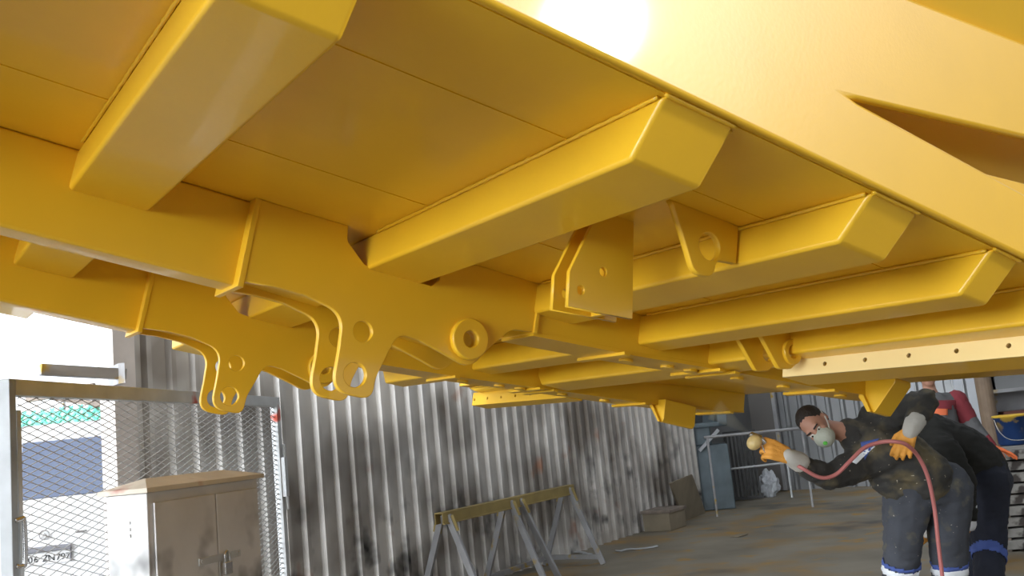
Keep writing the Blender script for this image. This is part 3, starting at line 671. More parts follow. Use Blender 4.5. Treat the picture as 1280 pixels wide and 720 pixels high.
pp = onfloor(1243, 650); pp = at(1243, 560, 10.4); pp.z = 0
bm = bmesh.new(); cyl(bm, (0, 0, 0), (0, 0, 3.2), 0.085, seg=18)
po = finish('post', bm, BROWN, None, smooth=False); po.location = pp
tag(po, 'rusty brown round post standing behind the blue paint bucket', 'post')
tc_ = at(1275, 520, 10.9); tc_.z = 0
ch = thing('locker', 'grey steel locker with a dark open shelf behind the paint bucket', 'locker', tc_, syaw)
bm = bmesh.new()
for b4 in ((-0.28, 0.6, 0.4, 0.45, 0, 1.85), (-0.28, -0.24, 0, 0.45, 0, 1.85), (0.56, 0.6, 0, 0.45, 0, 1.85), (-0.28, 0.6, 0, 0.45, 1.42, 1.46), (-0.28, 0.6, 0, 0.45, 1.81, 1.85), (-0.28, 0.6, 0, 0.45, 0.9, 0.94)): boxb(bm, *b4)
finish('carcass', bm, STEEL, ch)
bm = bmesh.new(); boxb(bm, -0.20, 0.55, 0.0, 0.02, 1.46, 1.81); finish('door', bm, BACKM, ch)
bm = bmesh.new(); boxb(bm, -0.15, 0.2, 0.05, 0.3, 0.94, 1.2); finish('rust_red_box', bm, mat('rust_red', (0.14, 0.05, 0.035), rough=0.7), ch)
# pale sheets leaning on the back wall behind the standing man
for i, (x, w) in enumerate(((1148, 8), (1163, 9), (1196, 7), (1207, 10), (1224, 16))):
    a_ = at(x, 560, 13.2 - 0.35 * i); a_.z = 0
    bm = bmesh.new(); boxb(bm, 0, w * 12.8 / F, 0, 0.03, 0, 1.9 - 0.06 * i)
    o = finish('sheet_offcut', bm, PLASTIC if i != 2 else GATEM, None, bevel=0.003); o.location = a_; o.rotation_euler = (math.radians(-3), 0, syaw)
    tag(o, 'pale upright sheet offcut behind the man in the red vest, ' + ['leftmost', 'second from left', 'middle one', 'second from right', 'rightmost'][i], 'sheet', 'pale sheet offcuts by the back wall')

# litter on the floor
for i, (x0, y0, x1, y1, w, lab) in enumerate(((770, 690, 822, 684, 0.07, 'long white strip of paper lying on the floor beyond the trestle'), (714, 690, 738, 694, 0.06, 'short pale strip lying on the floor at the foot of the trestle'), (918, 672, 930, 669, 0.12, 'small crumpled scrap lying in the middle of the stained floor'))):
    a, b = onfloor(x0, y0), onfloor(x1, y1); d_ = b - a
    bm = bmesh.new(); n = 8; sd_ = unit(V((-d_.y, d_.x, 0))) * w / 2
    up_ = [0.012 + 0.014 * random.random() for _ in range(n + 1)]
    A_ = [a + d_ * k / n for k in range(n + 1)]
    vt = [[bm.verts.new(A_[k] + sd_ * s + V((0, 0, up_[k] + h_))) for s, h_ in ((-1, 0), (1, 0), (1, -0.01), (-1, -0.01))] for k in range(n + 1)]
    for k in range(n):
        for j in range(4): bm.faces.new((vt[k][j], vt[k][(j + 1) % 4], vt[k + 1][(j + 1) % 4], vt[k + 1][j]))
    bm.faces.new(vt[0][::-1]); bm.faces.new(vt[-1])
    tag(finish('litter_strip', bm, PLASTIC if i < 2 else TAN, None), lab, 'litter', 'litter on the floor')

# ------------------------------------------------------------------ people
def caps(bm, p, q, r1, r2=None):
    """tapered capsule between two points"""
    p, q = V(p), V(q); r2 = r1 if r2 is None else r2
    t = bmesh.new()
    for c, r in ((p, r1), (q, r2)):
        k = bmesh.ops.create_icosphere(t, subdivisions=2, radius=r); bmesh.ops.translate(t, verts=k['verts'], vec=c)
    h = bmesh.ops.convex_hull(t, input=t.verts[:])
    bmesh.ops.delete(t, geom=[g for g in h['geom_interior'] + h['geom_unused'] if isinstance(g, bmesh.types.BMVert)], context='VERTS')
    me = bpy.data.meshes.new('t'); t.to_mesh(me); t.free(); bm.from_mesh(me); bpy.data.meshes.remove(me)
def chain(bm, pts):
    for (p, r), (q, s) in zip(pts, pts[1:]): caps(bm, p, q, r, s)
def ell(bm, c, axes, radii):
    """ellipsoid: axes = 3x3 matrix of unit columns"""
    k = bmesh.ops.create_icosphere(bm, subdivisions=3, radius=1)
    m = Matrix.Translation(V(c)) @ axes.to_4x4() @ Matrix.Diagonal((*radii, 1))
    bmesh.ops.transform(bm, matrix=m, verts=k['verts'])
def fuse(name, bm, m, parent, voxel=0.012, smooth=2, rumple=0.0, rscale=9.0, origin=None):
    """melt the pieces of bm into one continuous surface"""
    bmesh.ops.recalc_face_normals(bm, faces=bm.faces[:])
    me = bpy.data.meshes.new('tmp'); bm.to_mesh(me); bm.free()
    t = bpy.data.objects.new('tmp', me); COL.objects.link(t)
    r = t.modifiers.new('r', 'REMESH'); r.mode = 'VOXEL'; r.voxel_size = voxel
    me2 = bpy.data.meshes.new_from_object(t.evaluated_get(bpy.context.evaluated_depsgraph_get()))
    bpy.data.objects.remove(t); bpy.data.meshes.remove(me)
    b = bmesh.new(); b.from_mesh(me2); bpy.data.meshes.remove(me2)
    for _ in range(smooth): bmesh.ops.smooth_vert(b, verts=b.verts[:], factor=0.5, use_axis_x=True, use_axis_y=True, use_axis_z=True)
    if rumple:
        b.normal_update()
        for v in b.verts:
            c = v.co * rscale
            v.co += v.normal * rumple * (noise.noise(c) + 0.7 * (1 - abs(noise.noise(V((c.x * 1.7, c.y * 1.7, c.z * 3.1 + 5))) * 2)))
    if parent: bmesh.ops.transform(b, matrix=parent.matrix_world.inverted() if False else Matrix.Translation(-parent.location), verts=b.verts[:])
    return finish(name, b, m, parent, smooth=True)
def to_local(bm, parent): bmesh.ops.translate(bm, verts=bm.verts[:], vec=-parent.location)
def head(bm, c, U, Fd, s=1.0):
    """head shape added to a body; c centre of the skull, U crown direction, Fd facing direction"""
    U = unit(U); Fd = unit(V(Fd) - U * V(Fd).dot(U)); R = Fd.cross(U)
    ax = Matrix((R, Fd, U)).transposed()
    P = lambda x, y, z: V(c) + (R * x + Fd * y + U * z) * s
    ell(bm, P(0, -0.012, 0.035), ax, (0.076 * s, 0.097 * s, 0.088 * s))
    ell(bm, P(0, 0.025, -0.025), ax, (0.064 * s, 0.068 * s, 0.085 * s))
    ell(bm, P(0, 0.045, -0.078), ax, (0.042 * s, 0.042 * s, 0.032 * s))
    caps(bm, P(0, 0.088, 0.022), P(0, 0.108, -0.022), 0.010 * s, 0.015 * s)
    caps(bm, P(-0.042, 0.080, 0.034), P(0.042, 0.080, 0.034), 0.013 * s)
    caps(bm, P(-0.02, 0.088, -0.055), P(0.02, 0.088, -0.055), 0.010 * s)
    for e_ in (-1, 1):
        ell(bm, P(e_ * 0.078, -0.012, -0.002), ax, (0.011 * s, 0.020 * s, 0.032 * s))
        ell(bm, P(e_ * 0.042, 0.062, -0.012), ax, (0.024 * s, 0.024 * s, 0.022 * s))
    return P, ax
def face_parts(P, ax, parent, hair=True, s=1.0, closed=False):
    for e_ in (-1, 1):
        bm = bmesh.new(); ell(bm, P(e_ * 0.031, 0.083, 0.012), ax, (0.014 * s, 0.011 * s, 0.009 * s))
        to_local(bm, parent); finish('eye', bm, EYEW, parent, smooth=True)
        bm = bmesh.new(); ell(bm, P(e_ * 0.031, 0.092, 0.012), ax, (0.006 * s, 0.004 * s, 0.006 * s))
        to_local(bm, parent); finish('pupil', bm, HAIR, parent, smooth=True)
        bm = bmesh.new(); caps(bm, P(e_ * 0.018, 0.094, 0.036), P(e_ * 0.048, 0.084, 0.037), 0.005 * s)
        to_local(bm, parent); finish('eyebrow', bm, HAIR, parent, smooth=True)
    if hair:
        bm = bmesh.new(); ell(bm, P(0, -0.026, 0.052), ax, (0.081 * s, 0.092 * s, 0.082 * s)); ell(bm, P(0, -0.055, 0.0), ax, (0.070 * s, 0.060 * s, 0.075 * s))
        fuse('hair', bm, HAIR, parent, 0.008, 1, 0.003, 60)
def hand(bm, W, D, N, S, curls, s=1.0, thumb=(0.6, 0.5), fat=1.0):
    """palm and five fingers: W wrist, D finger direction, N palm side, S thumb side"""
    W = V(W); D = unit(D); N = unit(V(N) - D * V(N).dot(D)); S = unit(S); S = unit(S - D * S.dot(D) - N * S.dot(N))
    K = [W + D * (0.088 - 0.006 * abs(i - 1)) * s + S * (0.033 - 0.022 * i) * s for i in range(4)]
    for i in range(4): caps(bm, W + S * (0.018 - 0.012 * i) * s + D * 0.01 * s, K[i], 0.017 * s * fat, 0.0125 * s * fat)
    for i in range(4):
        f = (0.95, 1.05, 1.0, 0.8)[i]; p = K[i]; a = 0.0; r = 0.0105 * s * fat
        for j, l in enumerate((0.044, 0.028, 0.023)):
            a += curls[i] * (0.75, 1.1, 0.8)[j]
            q = p + (D * math.cos(a) + N * math.sin(a)) * l * f * s + S * (0.004 * (1.5 - i)) * s * (1 if j == 0 else 0.2)
            caps(bm, p, q, r, r * 0.92); p, r = q, r * 0.92
    t0 = W + S * 0.024 * s + D * 0.022 * s; d1_ = unit(D * 0.6 + S * thumb[0] + N * thumb[1])
    t1 = t0 + d1_ * 0.042 * s; d2_ = unit(D * 0.9 + S * thumb[0] * 0.3 + N * thumb[1] * 1.2); t2 = t1 + d2_ * 0.032 * s; t3 = t2 + unit(d2_ + N * 0.4) * 0.024 * s
    chain(bm, [(t0, 0.016 * s * fat), (t1, 0.0125 * s * fat), (t2, 0.0115 * s * fat), (t3, 0.0098 * s * fat)])
def foot(bm, ankle, d, r=0.045):
    a = V(ankle); d = unit(V((d[0], d[1], 0))); g = V((a.x, a.y, 0))
    chain(bm, [(a, r), (g - d * 0.04 + V((0, 0, 0.045)), 0.042), (g + d * 0.09 + V((0, 0, 0.04)), 0.045), (g + d * 0.19 + V((0, 0, 0.034)), 0.034)])
def ring(name, p, q, r1, r2, m, parent):
    bm = bmesh.new(); cyl(bm, p, q, r1, r2, 28); to_local(bm, parent); return finish(name, bm, m, parent, smooth=False, bevel=0.004)
from mathutils.bvhtree import BVHTree
def band(name, src, p, q, t0, t1, m, parent, reach=0.2, lift=0.004):
    """a strip of cloth wrapped round the limb p-q of src, between the fractions t0 and t1"""
    d = q - p; ln = d.length; d = d / ln; off = parent.location
    bm = bmesh.new(); bm.from_mesh(src.data); bm.normal_update()
    def keep(f):
        c = f.calc_center_median() + off - p; a = c.dot(d)
        return t0 * ln <= a <= t1 * ln and (c - d * a).length < reach
    bmesh.ops.delete(bm, geom=[f for f in bm.faces if not keep(f)], context='FACES')
    for v in bm.verts: v.co += v.normal * lift
    o = finish(name, bm, m, parent, smooth=True); md = o.modifiers.new('s', 'SOLIDIFY'); md.thickness = 0.005; md.offset = -1
    return o
def decal(name, quad, src, m, parent, n=8, lift=0.004):
    """a patch of cloth lying on the surface of src, bounded by the sight lines of four corners"""
    b = BVHTree.FromPolygons([v.co + parent.location for v in src.data.vertices], [p_.vertices[:] for p_ in src.data.polygons])
    bm = bmesh.new(); g = {}
    for i in range(n + 1):
        for j in range(n + 1):
            u, v = i / n, j / n
            x = (quad[0][0] * (1 - u) + quad[1][0] * u) * (1 - v) + (quad[3][0] * (1 - u) + quad[2][0] * u) * v
            y = (quad[0][1] * (1 - u) + quad[1][1] * u) * (1 - v) + (quad[3][1] * (1 - u) + quad[2][1] * u) * v
            h_ = b.ray_cast(CAMPOS, ray(x, y).normalized())
            if h_[0] is not None:
                nn = h_[1] if h_[1].dot(ray(x, y)) < 0 else -h_[1]
                g[i, j] = (bm.verts.new(h_[0] + nn * lift), bm.verts.new(h_[0] - nn * 0.004))
    for i in range(n):
        for j in range(n):
            ks = [(i, j), (i + 1, j), (i + 1, j + 1), (i, j + 1)]
            if all(k in g for k in ks):
                bm.faces.new([g[k][0] for k in ks]); bm.faces.new([g[k][1] for k in ks][::-1])
                for a_, c_ in zip(ks, ks[1:] + ks[:1]):
                    oth = [(a_[0] - (c_[1] - a_[1]), a_[1] + (c_[0] - a_[0])), (a_[0] + (c_[1] - a_[1]), a_[1] - (c_[0] - a_[0]))]
                    if (a_[0] == c_[0] and a_[0] in (0, n)) or (a_[1] == c_[1] and a_[1] in (0, n)):
                        bm.faces.new((g[a_][0], g[c_][0], g[c_][1], g[a_][1]))
    to_local(bm, parent); return finish(name, bm, m, parent, smooth=True)

# --- the sprayer, bent sideways under the chassis
Z = 5.85
J = at
base = onfloor(1155, 806); base.z = 0
m1 = thing('person', 'man in dark paint-spattered workwear and respirator, bent sideways, spraying with a hose-fed gun', 'person', base)
pel = J(1160, 602, Z); sp1 = J(1130, 580, Z); sp2 = J(1104, 562, Z - 0.02); nb = J(1066, 543, Z - 0.03); hc = J(1021, 532, Z - 0.06)
RS, LS = J(1078, 578, Z - 0.06), J(1092, 525, Z + 0.02)
RE, RWr = J(1036, 598, Z - 0.16), J(987, 571, Z - 0.28)
LE, LWr = J(1157, 502, Z - 0.20), J(1138, 538, Z - 0.30)
RH, LH = J(1134, 615, Z - 0.02), J(1184, 612, Z + 0.02)
RK, LK = J(1127, 702, Z - 0.05), J(1186, 702, Z - 0.02)
RA, LA = onfloor(1122, 806), onfloor(1192, 800); RA.z = LA.z = 0.09
bm = bmesh.new()
chain(bm, [(pel, 0.14), (sp1, 0.13), (sp2, 0.14), (J(1085, 550, Z), 0.12), (nb, 0.07), (J(1043, 537, Z - 0.04), 0.055), (hc, 0.05)])
for S_, E_, W_ in ((RS, RE, RWr), (LS, LE, LWr)): chain(bm, [(sp2, 0.09), (S_, 0.065), (E_, 0.045), (W_, 0.030)])
for h_, k_, a_ in ((RH, RK, RA), (LH, LK, LA)): chain(bm, [(h_, 0.10), (k_, 0.058), (a_, 0.042)]); foot(bm, a_, cv(-0.2, 0, -1))
P1, ax1 = head(bm, hc, cv(-0.83, -0.50, 0.0), cv(-0.22, 0.42, -0.88))
GRIP = ((RWr, cv(-0.92, -0.40, 0.0), cv(0.1, 0.45, 0.9), cv(-0.3, -0.9, -0.1), (0.8, 0.95, 1.0, 1.0), 1.34, (0.35, 0.6)),
        (LWr, cv(-0.42, 0.9, -0.1), cv(0.45, 0.15, 0.9), cv(-1, -0.3, -0.2), (0.55, 0.6, 0.6, 0.65), 1.22, (0.6, 0.5)))
for g_ in GRIP: hand(bm, *g_, fat=0.62)
fuse('body', bm, SKIN, m1, 0.009, 1)
face_parts(P1, ax1, m1)
bm = bmesh.new()
chain(bm, [(J(1152, 598, Z), 0.185), (sp1, 0.185), (sp2, 0.19), (J(1086, 551, Z), 0.155), (J(1072, 545, Z - 0.02), 0.10)])
caps(bm, J(1112, 596, Z - 0.03), J(1132, 612, Z - 0.03), 0.12)
for S_, E_, W_ in ((RS, RE, RWr), (LS, LE, LWr)): chain(bm, [(sp2, 0.14), (S_, 0.105), (E_, 0.074), (W_ + unit(E_ - W_) * 0.06, 0.050)])
jk = fuse('jacket', bm, JACK, m1, 0.012, 2, 0.013, 8)
bm = bmesh.new(); chain(bm, [(J(1062, 540, Z - 0.03), 0.085), (J(1070, 546, Z - 0.02), 0.10)]); fuse('collar', bm, JACK, m1, 0.01, 1, 0.004, 14)
bm = bmesh.new()
caps(bm, RH + V((0, 0, 0.02)), LH + V((0, 0, 0.02)), 0.15)
for h_, k_, a_ in ((RH, RK, RA), (LH, LK, LA)): chain(bm, [(h_, 0.145), (k_ * 0.5 + h_ * 0.5, 0.122), (k_, 0.105), (a_, 0.092)])
tz = fuse('trousers', bm, TROU, m1, 0.013, 2, 0.009, 7)
for k_, a_ in ((RK, RA), (LK, LA)):
    band('reflective_band', tz, k_, a_, 0.06, 0.16, REFL, m1, 0.16); band('blue_band', tz, k_, a_, 0.0, 0.05, BLUEC, m1, 0.16)
for a_ in (RA, LA):
    bm = bmesh.new(); g_ = V(a_); d_ = unit(V((*cv(-0.2, 0, -1).xy, 0)))
    chain(bm, [(g_ + V((0, 0, 0.08)), 0.062), (g_ - d_ * 0.03 - V((0, 0, 0.035)), 0.055), (g_ + d_ * 0.09 - V((0, 0, 0.035)), 0.055), (g_ + d_ * 0.20 - V((0, 0, 0.042)), 0.047)])
    bmesh.ops.bisect_plane(bm, geom=bm.verts[:] + bm.edges[:] + bm.faces[:], plane_co=(0, 0, 0.003), plane_no=(0, 0, -1), clear_outer=True)
    bmesh.ops.holes_fill(bm, edges=[e_ for e_ in bm.edges if e_.is_boundary])
    fuse('boot', bm, BOOT, m1, 0.01, 1)
gl = []
for g_ in GRIP:
    bm = bmesh.new(); hand(bm, *g_, fat=1.06); gl.append(fuse('glove', bm, GLOV, m1, 0.0065, 1))
for W_, E_ in ((RWr, RE), (LWr, LE)):
    d_ = unit(E_ - W_); bm = bmesh.new(); chain(bm, [(W_ + d_ * -0.01, 0.044), (W_ + d_ * 0.05, 0.056), (W_ + d_ * 0.085, 0.060)]); fuse('glove_cuff', bm, CUFF, m1, 0.009, 1, 0.003, 30)
decal('shirt', [(1076, 553), (1099, 548), (1086, 566), (1081, 575)], jk, BLUEC, m1)
decal('reflective_strip', [(1089, 556), (1094, 558), (1070, 580), (1064, 577)], jk, REFL, m1)
# respirator
mk_c = P1(0, 0.085, -0.048)
bm = bmesh.new(); lathe(bm, [(0.0, 0.062), (0.018, 0.060), (0.036, 0.050), (0.050, 0.034), (0.060, 0.010), (0.064, -0.012), (0.060, -0.016)][::-1] if False else [(0.064, -0.02), (0.063, 0.0), (0.056, 0.024), (0.044, 0.042), (0.028, 0.054), (0.012, 0.059)], 28,
    Matrix.Translation(mk_c) @ Matrix((ax1.col[0], ax1.col[2], ax1.col[1])).transposed().to_4x4())
to_local(bm, m1); mk = finish('respirator_mask', bm, MASKM, m1, smooth=True)
bm = bmesh.new(); f_ = ax1.col[1]; cc = mk_c - ax1.col[2] * 0.004
cyl(bm, cc + f_ * 0.045, cc + f_ * 0.064, 0.016, 0.012, 20); to_local(bm, m1)
vv_ = finish('exhale_valve', bm, LIME, mk, bevel=0.003)
for sg in (-1, 1):
    bm = bmesh.new(); tube_path(bm, spline([P1(sg * 0.058, 0.078, -0.045), P1(sg * 0.074, 0.03, -0.02), P1(sg * 0.082, -0.02, 0.015), P1(sg * 0.066, -0.08, 0.04)], 5), 0.0045, 6); to_local(bm, m1)
    finish('mask_strap', bm, CUFF, mk)

# --- spray gun, its mist and the hose
gp = J(962, 561, Z - 0.24)
gun = thing('spray_gun', 'chrome spray gun with a round yellowed cup held in the orange glove', 'spray gun', gp)
Gd = unit(cv(-0.72, -0.62, 0.1)); Gs = unit(cv(0.62, -0.72, 0.0)); 
def gl_(x, y, z=0): return J(x, y, Z - 0.24 + z) - gp
bm = bmesh.new(); chain(bm, [(gl_(975, 566), 0.016), (gl_(958, 556), 0.020), (gl_(948, 548), 0.024)]); fuse_tmp = finish('gun_body', bm, CHROME, gun, smooth=True)
bm = bmesh.new(); cyl(bm, gl_(950, 549), gl_(938, 542), 0.026, 0.014, 20); finish('air_cap', bm, CHROME, gun, bevel=0.003)
bm = bmesh.new(); k_ = bmesh.ops.create_uvsphere(bm, u_segments=24, v_segments=16, radius=0.048)
bmesh.ops.transform(bm, matrix=Matrix.Translation(gl_(943, 553, -0.03)) @ frame_of(Gd).to_4x4() @ Matrix.Diagonal((1, 1, 0.85, 1)), verts=k_['verts']); finish('paint_cup', bm, mat('yellowed_cup', (0.62, 0.47, 0.20), rough=0.35, var=0.2, vscale=20), gun, smooth=True)
bm = bmesh.new(); cyl(bm, gl_(972, 563), gl_(986, 574), 0.014, 0.012, 16); finish('hose_fitting', bm, CHROME, gun, bevel=0.002)
bm = bmesh.new(); tube_path(bm, spline([gl_(952, 556, -0.02), gl_(957, 566, -0.03), gl_(964, 572, -0.03)], 5), 0.005, 6); finish('trigger', bm, CHROME, gun)
hz = Z - 0.30
hp_ = [(987, 575, hz + 0.05), (1004, 586, hz - 0.02), (1026, 597, hz - 0.03), (1045, 593, hz - 0.03), (1062, 577, hz - 0.03), (1080, 560, hz - 0.02), (1100, 553, hz - 0.03), (1118, 552, hz - 0.09), (1133, 556, hz - 0.09), (1148, 571, hz - 0.03), (1160, 597, hz - 0.02), (1168, 635, hz), (1173, 680, hz), (1180, 740, hz)]
pts = [J(*p_) for p_ in hp_]; e_ = onfloor(1188, 824); pts += [V((e_.x, e_.y, 0.10)), V((e_.x + 0.06, e_.y - 0.05, 0.022)), V((e_.x + 0.6, e_.y - 0.3, 0.02)), V((e_.x + 1.5, e_.y - 0.25, 0.02))]
bm = bmesh.new(); tube_path(bm, spline(pts, 8), 0.0115, 12)
tag(finish('air_hose', bm, HOSEM, None, smooth=True), 'pink rubber air hose running from the spray gun through the glove to the floor', 'hose')
# mist
mm = bpy.data.materials.new('paint_mist'); mm.use_nodes = True; n_ = mm.node_tree; n_.nodes.clear()
ou = n_.nodes.new('ShaderNodeOutputMaterial'); vo = n_.nodes.new('ShaderNodeVolumeScatter'); vo.inputs['Color'].default_value = (0.95, 0.8, 0.4, 1); vo.inputs['Density'].default_value = 3.0
n_.links.new(vo.outputs[0], ou.inputs['Volume'])
bm = bmesh.new(); cyl(bm, J(936, 541, Z - 0.24), J(893, 512, Z - 0.14), 0.008, 0.07, 20)
o = finish('spray_mist', bm, mm, None); tag(o, 'thin yellow paint mist leaving the spray gun nozzle', 'mist'); o['kind'] = 'stuff'

# --- the man behind him, bent over to the left
Z2 = 6.6
b2 = onfloor(1236, 772); b2.z = 0
m2 = thing('person', 'man in navy trousers and black top bent over behind the sprayer, one gloved arm hanging', 'person', b2)
pel = J(1232, 592, Z2); s1_ = J(1200, 562, Z2); s2_ = J(1160, 548, Z2); n2 = J(1122, 552, Z2); h2 = J(1092, 566, Z2)
S2, E2, W2 = J(1180, 562, Z2 - 0.22), J(1206, 606, Z2 - 0.33), J(1210, 642, Z2 - 0.35)
S3, E3, W3 = J(1160, 560, Z2 + 0.15), J(1166, 615, Z2 + 0.1), J(1160, 652, Z2 + 0.05)
Ha, Hb = J(1234, 605, Z2 - 0.10), J(1236, 605, Z2 + 0.12); Ka, Kb = J(1237, 690, Z2 - 0.12), J(1222, 690, Z2 + 0.14)
Aa, Ab = onfloor(1238, 778), onfloor(1218, 762); Aa.z = Ab.z = 0.09
bm = bmesh.new()
chain(bm, [(pel, 0.14), (s1_, 0.13), (s2_, 0.14), (n2, 0.065), (h2, 0.055)])
chain(bm, [(s2_, 0.09), (S2, 0.062), (E2, 0.045), (W2, 0.030)]); chain(bm, [(s2_, 0.09), (S3, 0.062), (E3, 0.045), (W3, 0.030)])
for h_, k_, a_ in ((Ha, Ka, Aa), (Hb, Kb, Ab)): chain(bm, [(h_, 0.10), (k_, 0.058), (a_, 0.042)]); foot(bm, a_, cv(-1, 0, -0.2))
P2, ax2 = head(bm, h2, cv(-0.8, 0.5, 0.0), cv(-0.5, 0.8, 0.2))
for W_ in (W2, W3): hand(bm, W_, cv(-0.1, 1, 0), cv(-0.5, 0, 0.8), cv(-1, 0, -0.3), (0.3, 0.35, 0.4, 0.4), 1.15, fat=0.65)
fuse('body', bm, SKIN, m2, 0.01, 1); face_parts(P2, ax2, m2)
bm = bmesh.new(); chain(bm, [(J(1222, 583, Z2), 0.185), (s1_, 0.175), (s2_, 0.175), (J(1136, 550, Z2), 0.11)])
chain(bm, [(s2_, 0.13), (S2, 0.10), (E2, 0.072), (W2, 0.056)]); chain(bm, [(s2_, 0.13), (S3, 0.10), (E3, 0.072), (W3, 0.056)])
fuse('top', bm, DARKC, m2, 0.013, 2, 0.012, 8)
bm = bmesh.new(); chain(bm, [(J(1224, 588, Z2), 0.18), (J(1233, 602, Z2), 0.17)])
for h_, k_, a_ in ((Ha, Ka, Aa), (Hb, Kb, Ab)): chain(bm, [(h_, 0.15), (k_ * 0.5 + h_ * 0.5, 0.125), (k_, 0.105), (a_, 0.09)])
tz2 = fuse('trousers', bm, NAVY, m2, 0.013, 2, 0.009, 7)
for k_, a_ in ((Ka, Aa), (Kb, Ab)): band('blue_band', tz2, k_, a_, 0.0, 0.12, BLUEC, m2, 0.15)
for W_, E_ in ((W2, E2), (W3, E3)):
    bm = bmesh.new(); hand(bm, W_, cv(-0.1, 1, 0), cv(-0.5, 0, 0.8), cv(-1, 0, -0.3), (0.3, 0.35, 0.4, 0.4), 1.15); fuse('glove', bm, GLOV, m2, 0.0065, 1)
    d_ = unit(E_ - W_); bm = bmesh.new(); chain(bm, [(W_ - d_ * 0.07, 0.045), (W_, 0.048), (W_ + d_ * 0.05, 0.060)]); fuse('glove_cuff', bm, REFL if W_ is W2 else CUFF, m2, 0.009, 1, 0.003, 30)
for a_ in (Aa, Ab):
    bm = bmesh.new(); g_ = V(a_); d_ = unit(V((*cv(-1, 0, -0.2).xy, 0)))
    chain(bm, [(g_ + V((0, 0, 0.08)), 0.062), (g_ - d_ * 0.03 - V((0, 0, 0.035)), 0.055), (g_ + d_ * 0.09 - V((0, 0, 0.035)), 0.055), (g_ + d_ * 0.20 - V((0, 0, 0.042)), 0.047)])
    fuse('boot', bm, BOOT, m2, 0.01, 1)

# --- the man standing at the back
Z3 = 8.3
b3 = onfloor(1180, 707); b3.z = 0
m3 = thing('person', 'man standing upright at the back in red and grey vest, orange chest label', 'person', b3)
def K3(x, z, dz=0.0):
    p_ = at(x, 560, Z3 + dz); p_.z = z; return p_
hc3 = K3(1173, 1.66); 
bm = bmesh.new()
chain(bm, [(K3(1180, 0.95), 0.13), (K3(1179, 1.15), 0.12), (K3(1177, 1.32), 0.14), (K3(1175, 1.44), 0.08), (K3(1174, 1.52), 0.055), (hc3, 0.05)])
SL, EL, WL = K3(1205, 1.40), K3(1222, 1.15, -0.05), K3(1239, 1.00, -0.12)
SR, ER, WR = K3(1147, 1.40), K3(1140, 1.12), K3(1146, 0.90, -0.1)
for S_, E_, W_ in ((SL, EL, WL), (SR, ER, WR)): chain(bm, [(K3(1177, 1.36), 0.09), (S_, 0.06), (E_, 0.045), (W_, 0.03)])
for dx in (-12, 12): chain(bm, [(K3(1180 + dx, 0.92), 0.095), (K3(1180 + dx * 1.1, 0.5), 0.06), (K3(1180 + dx * 1.2, 0.09), 0.042)]); foot(bm, K3(1180 + dx * 1.2, 0.09), cv(0, 0, -1))
P3, ax3 = head(bm, hc3, V((0, 0, 1)), cv(-0.1, 0.1, -1))
hand(bm, WL, cv(0.9, 0.3, -0.2), V((0, 0, -1)), cv(-0.2, -0.2, -1), (0.15, 0.2, 0.2, 0.2), 1.2, fat=0.65)
hand(bm, WR, V((0, 0, -1)), cv(1, 0, 0), cv(0, 0, -1), (0.3, 0.3, 0.3, 0.3), 1.2, fat=0.65)
fuse('body', bm, SKIN, m3, 0.01, 1); face_parts(P3, ax3, m3)
bm = bmesh.new(); chain(bm, [(K3(1180, 0.95), 0.175), (K3(1178, 1.2), 0.165), (K3(1177, 1.34), 0.17)]); caps(bm, K3(1155, 1.40), K3(1198, 1.40), 0.085)
vs_ = fuse('vest', bm, GREYV, m3, 0.013, 2, 0.006, 8)
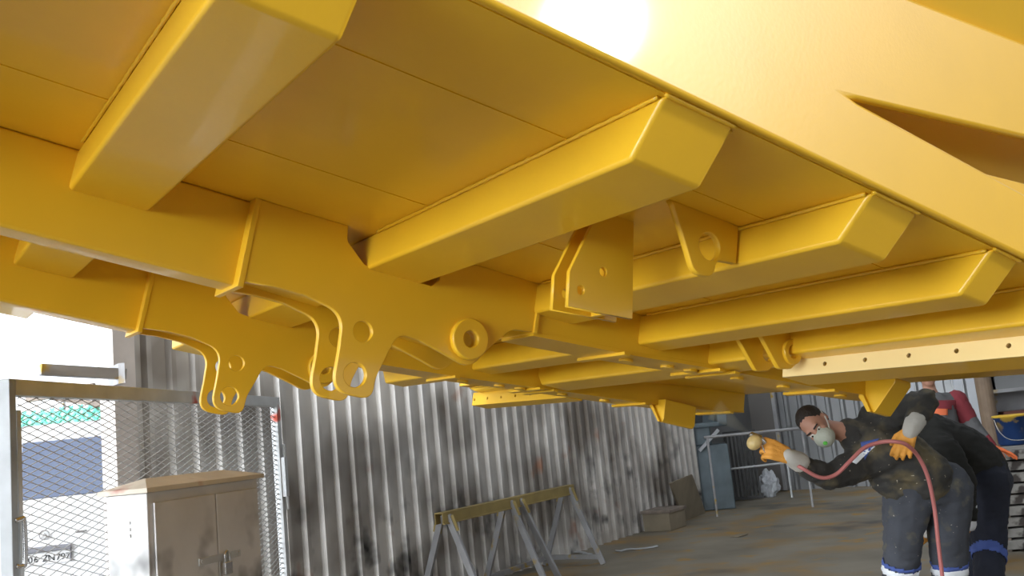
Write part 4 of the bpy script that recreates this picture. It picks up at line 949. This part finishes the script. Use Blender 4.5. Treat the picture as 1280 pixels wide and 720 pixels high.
for S_, E_, W_ in ((SL, EL, WL), (SR, ER, WR)):
    bm = bmesh.new(); chain(bm, [(S_, 0.098), (S_ * 0.45 + E_ * 0.55, 0.085)]); fuse('upper_sleeve', bm, REDV, m3, 0.011, 1, 0.006, 10)
    bm = bmesh.new(); chain(bm, [(S_ * 0.5 + E_ * 0.5, 0.080), (E_, 0.072)]); chain(bm, [(E_, 0.072), (E_ * 0.5 + W_ * 0.5, 0.062)]); fuse('elbow_sleeve', bm, GREYV, m3, 0.011, 1, 0.005, 10)
    bm = bmesh.new(); chain(bm, [(E_ * 0.5 + W_ * 0.5, 0.060), (W_, 0.050)]); fuse('red_cuff', bm, REDV, m3, 0.01, 1, 0.004, 14)
decal('red_chest_band', [(1159, 501), (1206, 500), (1206, 512), (1160, 512)], vs_, REDV, m3)
decal('chest_label', [(1165, 511), (1184, 511), (1184, 519), (1166, 519)], vs_, ORNG, m3, lift=0.009)
bm = bmesh.new(); chain(bm, [(K3(1174, 1.43), 0.085), (K3(1174, 1.50), 0.062)]); fuse('dark_collar', bm, DARKC, m3, 0.01, 1)
bm = bmesh.new()
for dx in (-12, 12): chain(bm, [(K3(1180 + dx, 0.94), 0.13), (K3(1180 + dx * 1.1, 0.5), 0.10), (K3(1180 + dx * 1.2, 0.10), 0.09)])
fuse('trousers', bm, NAVY, m3, 0.013, 2, 0.008, 7)
bm = bmesh.new(); hand(bm, WL, cv(0.9, 0.3, -0.2), V((0, 0, -1)), cv(-0.2, -0.2, -1), (0.15, 0.2, 0.2, 0.2), 1.2)
fuse('glove', bm, mat('red_orange_glove', (0.75, 0.17, 0.05), rough=0.7), m3, 0.0065, 1)
bm = bmesh.new(); hand(bm, WR, V((0, 0, -1)), cv(1, 0, 0), cv(0, 0, -1), (0.3, 0.3, 0.3, 0.3), 1.2); fuse('glove', bm, mat('dark_glove', (0.5, 0.13, 0.05), rough=0.7), m3, 0.0065, 1)
for dx in (-12, 12):
    g_ = K3(1180 + dx * 1.2, 0.09); d_ = unit(V((*cv(0, 0, -1).xy, 0))); bm = bmesh.new()
    chain(bm, [(g_ + V((0, 0, 0.08)), 0.062), (g_ - d_ * 0.03 - V((0, 0, 0.035)), 0.055), (g_ + d_ * 0.09 - V((0, 0, 0.035)), 0.055), (g_ + d_ * 0.20 - V((0, 0, 0.042)), 0.047)])
    fuse('boot', bm, BOOT, m3, 0.01, 1)
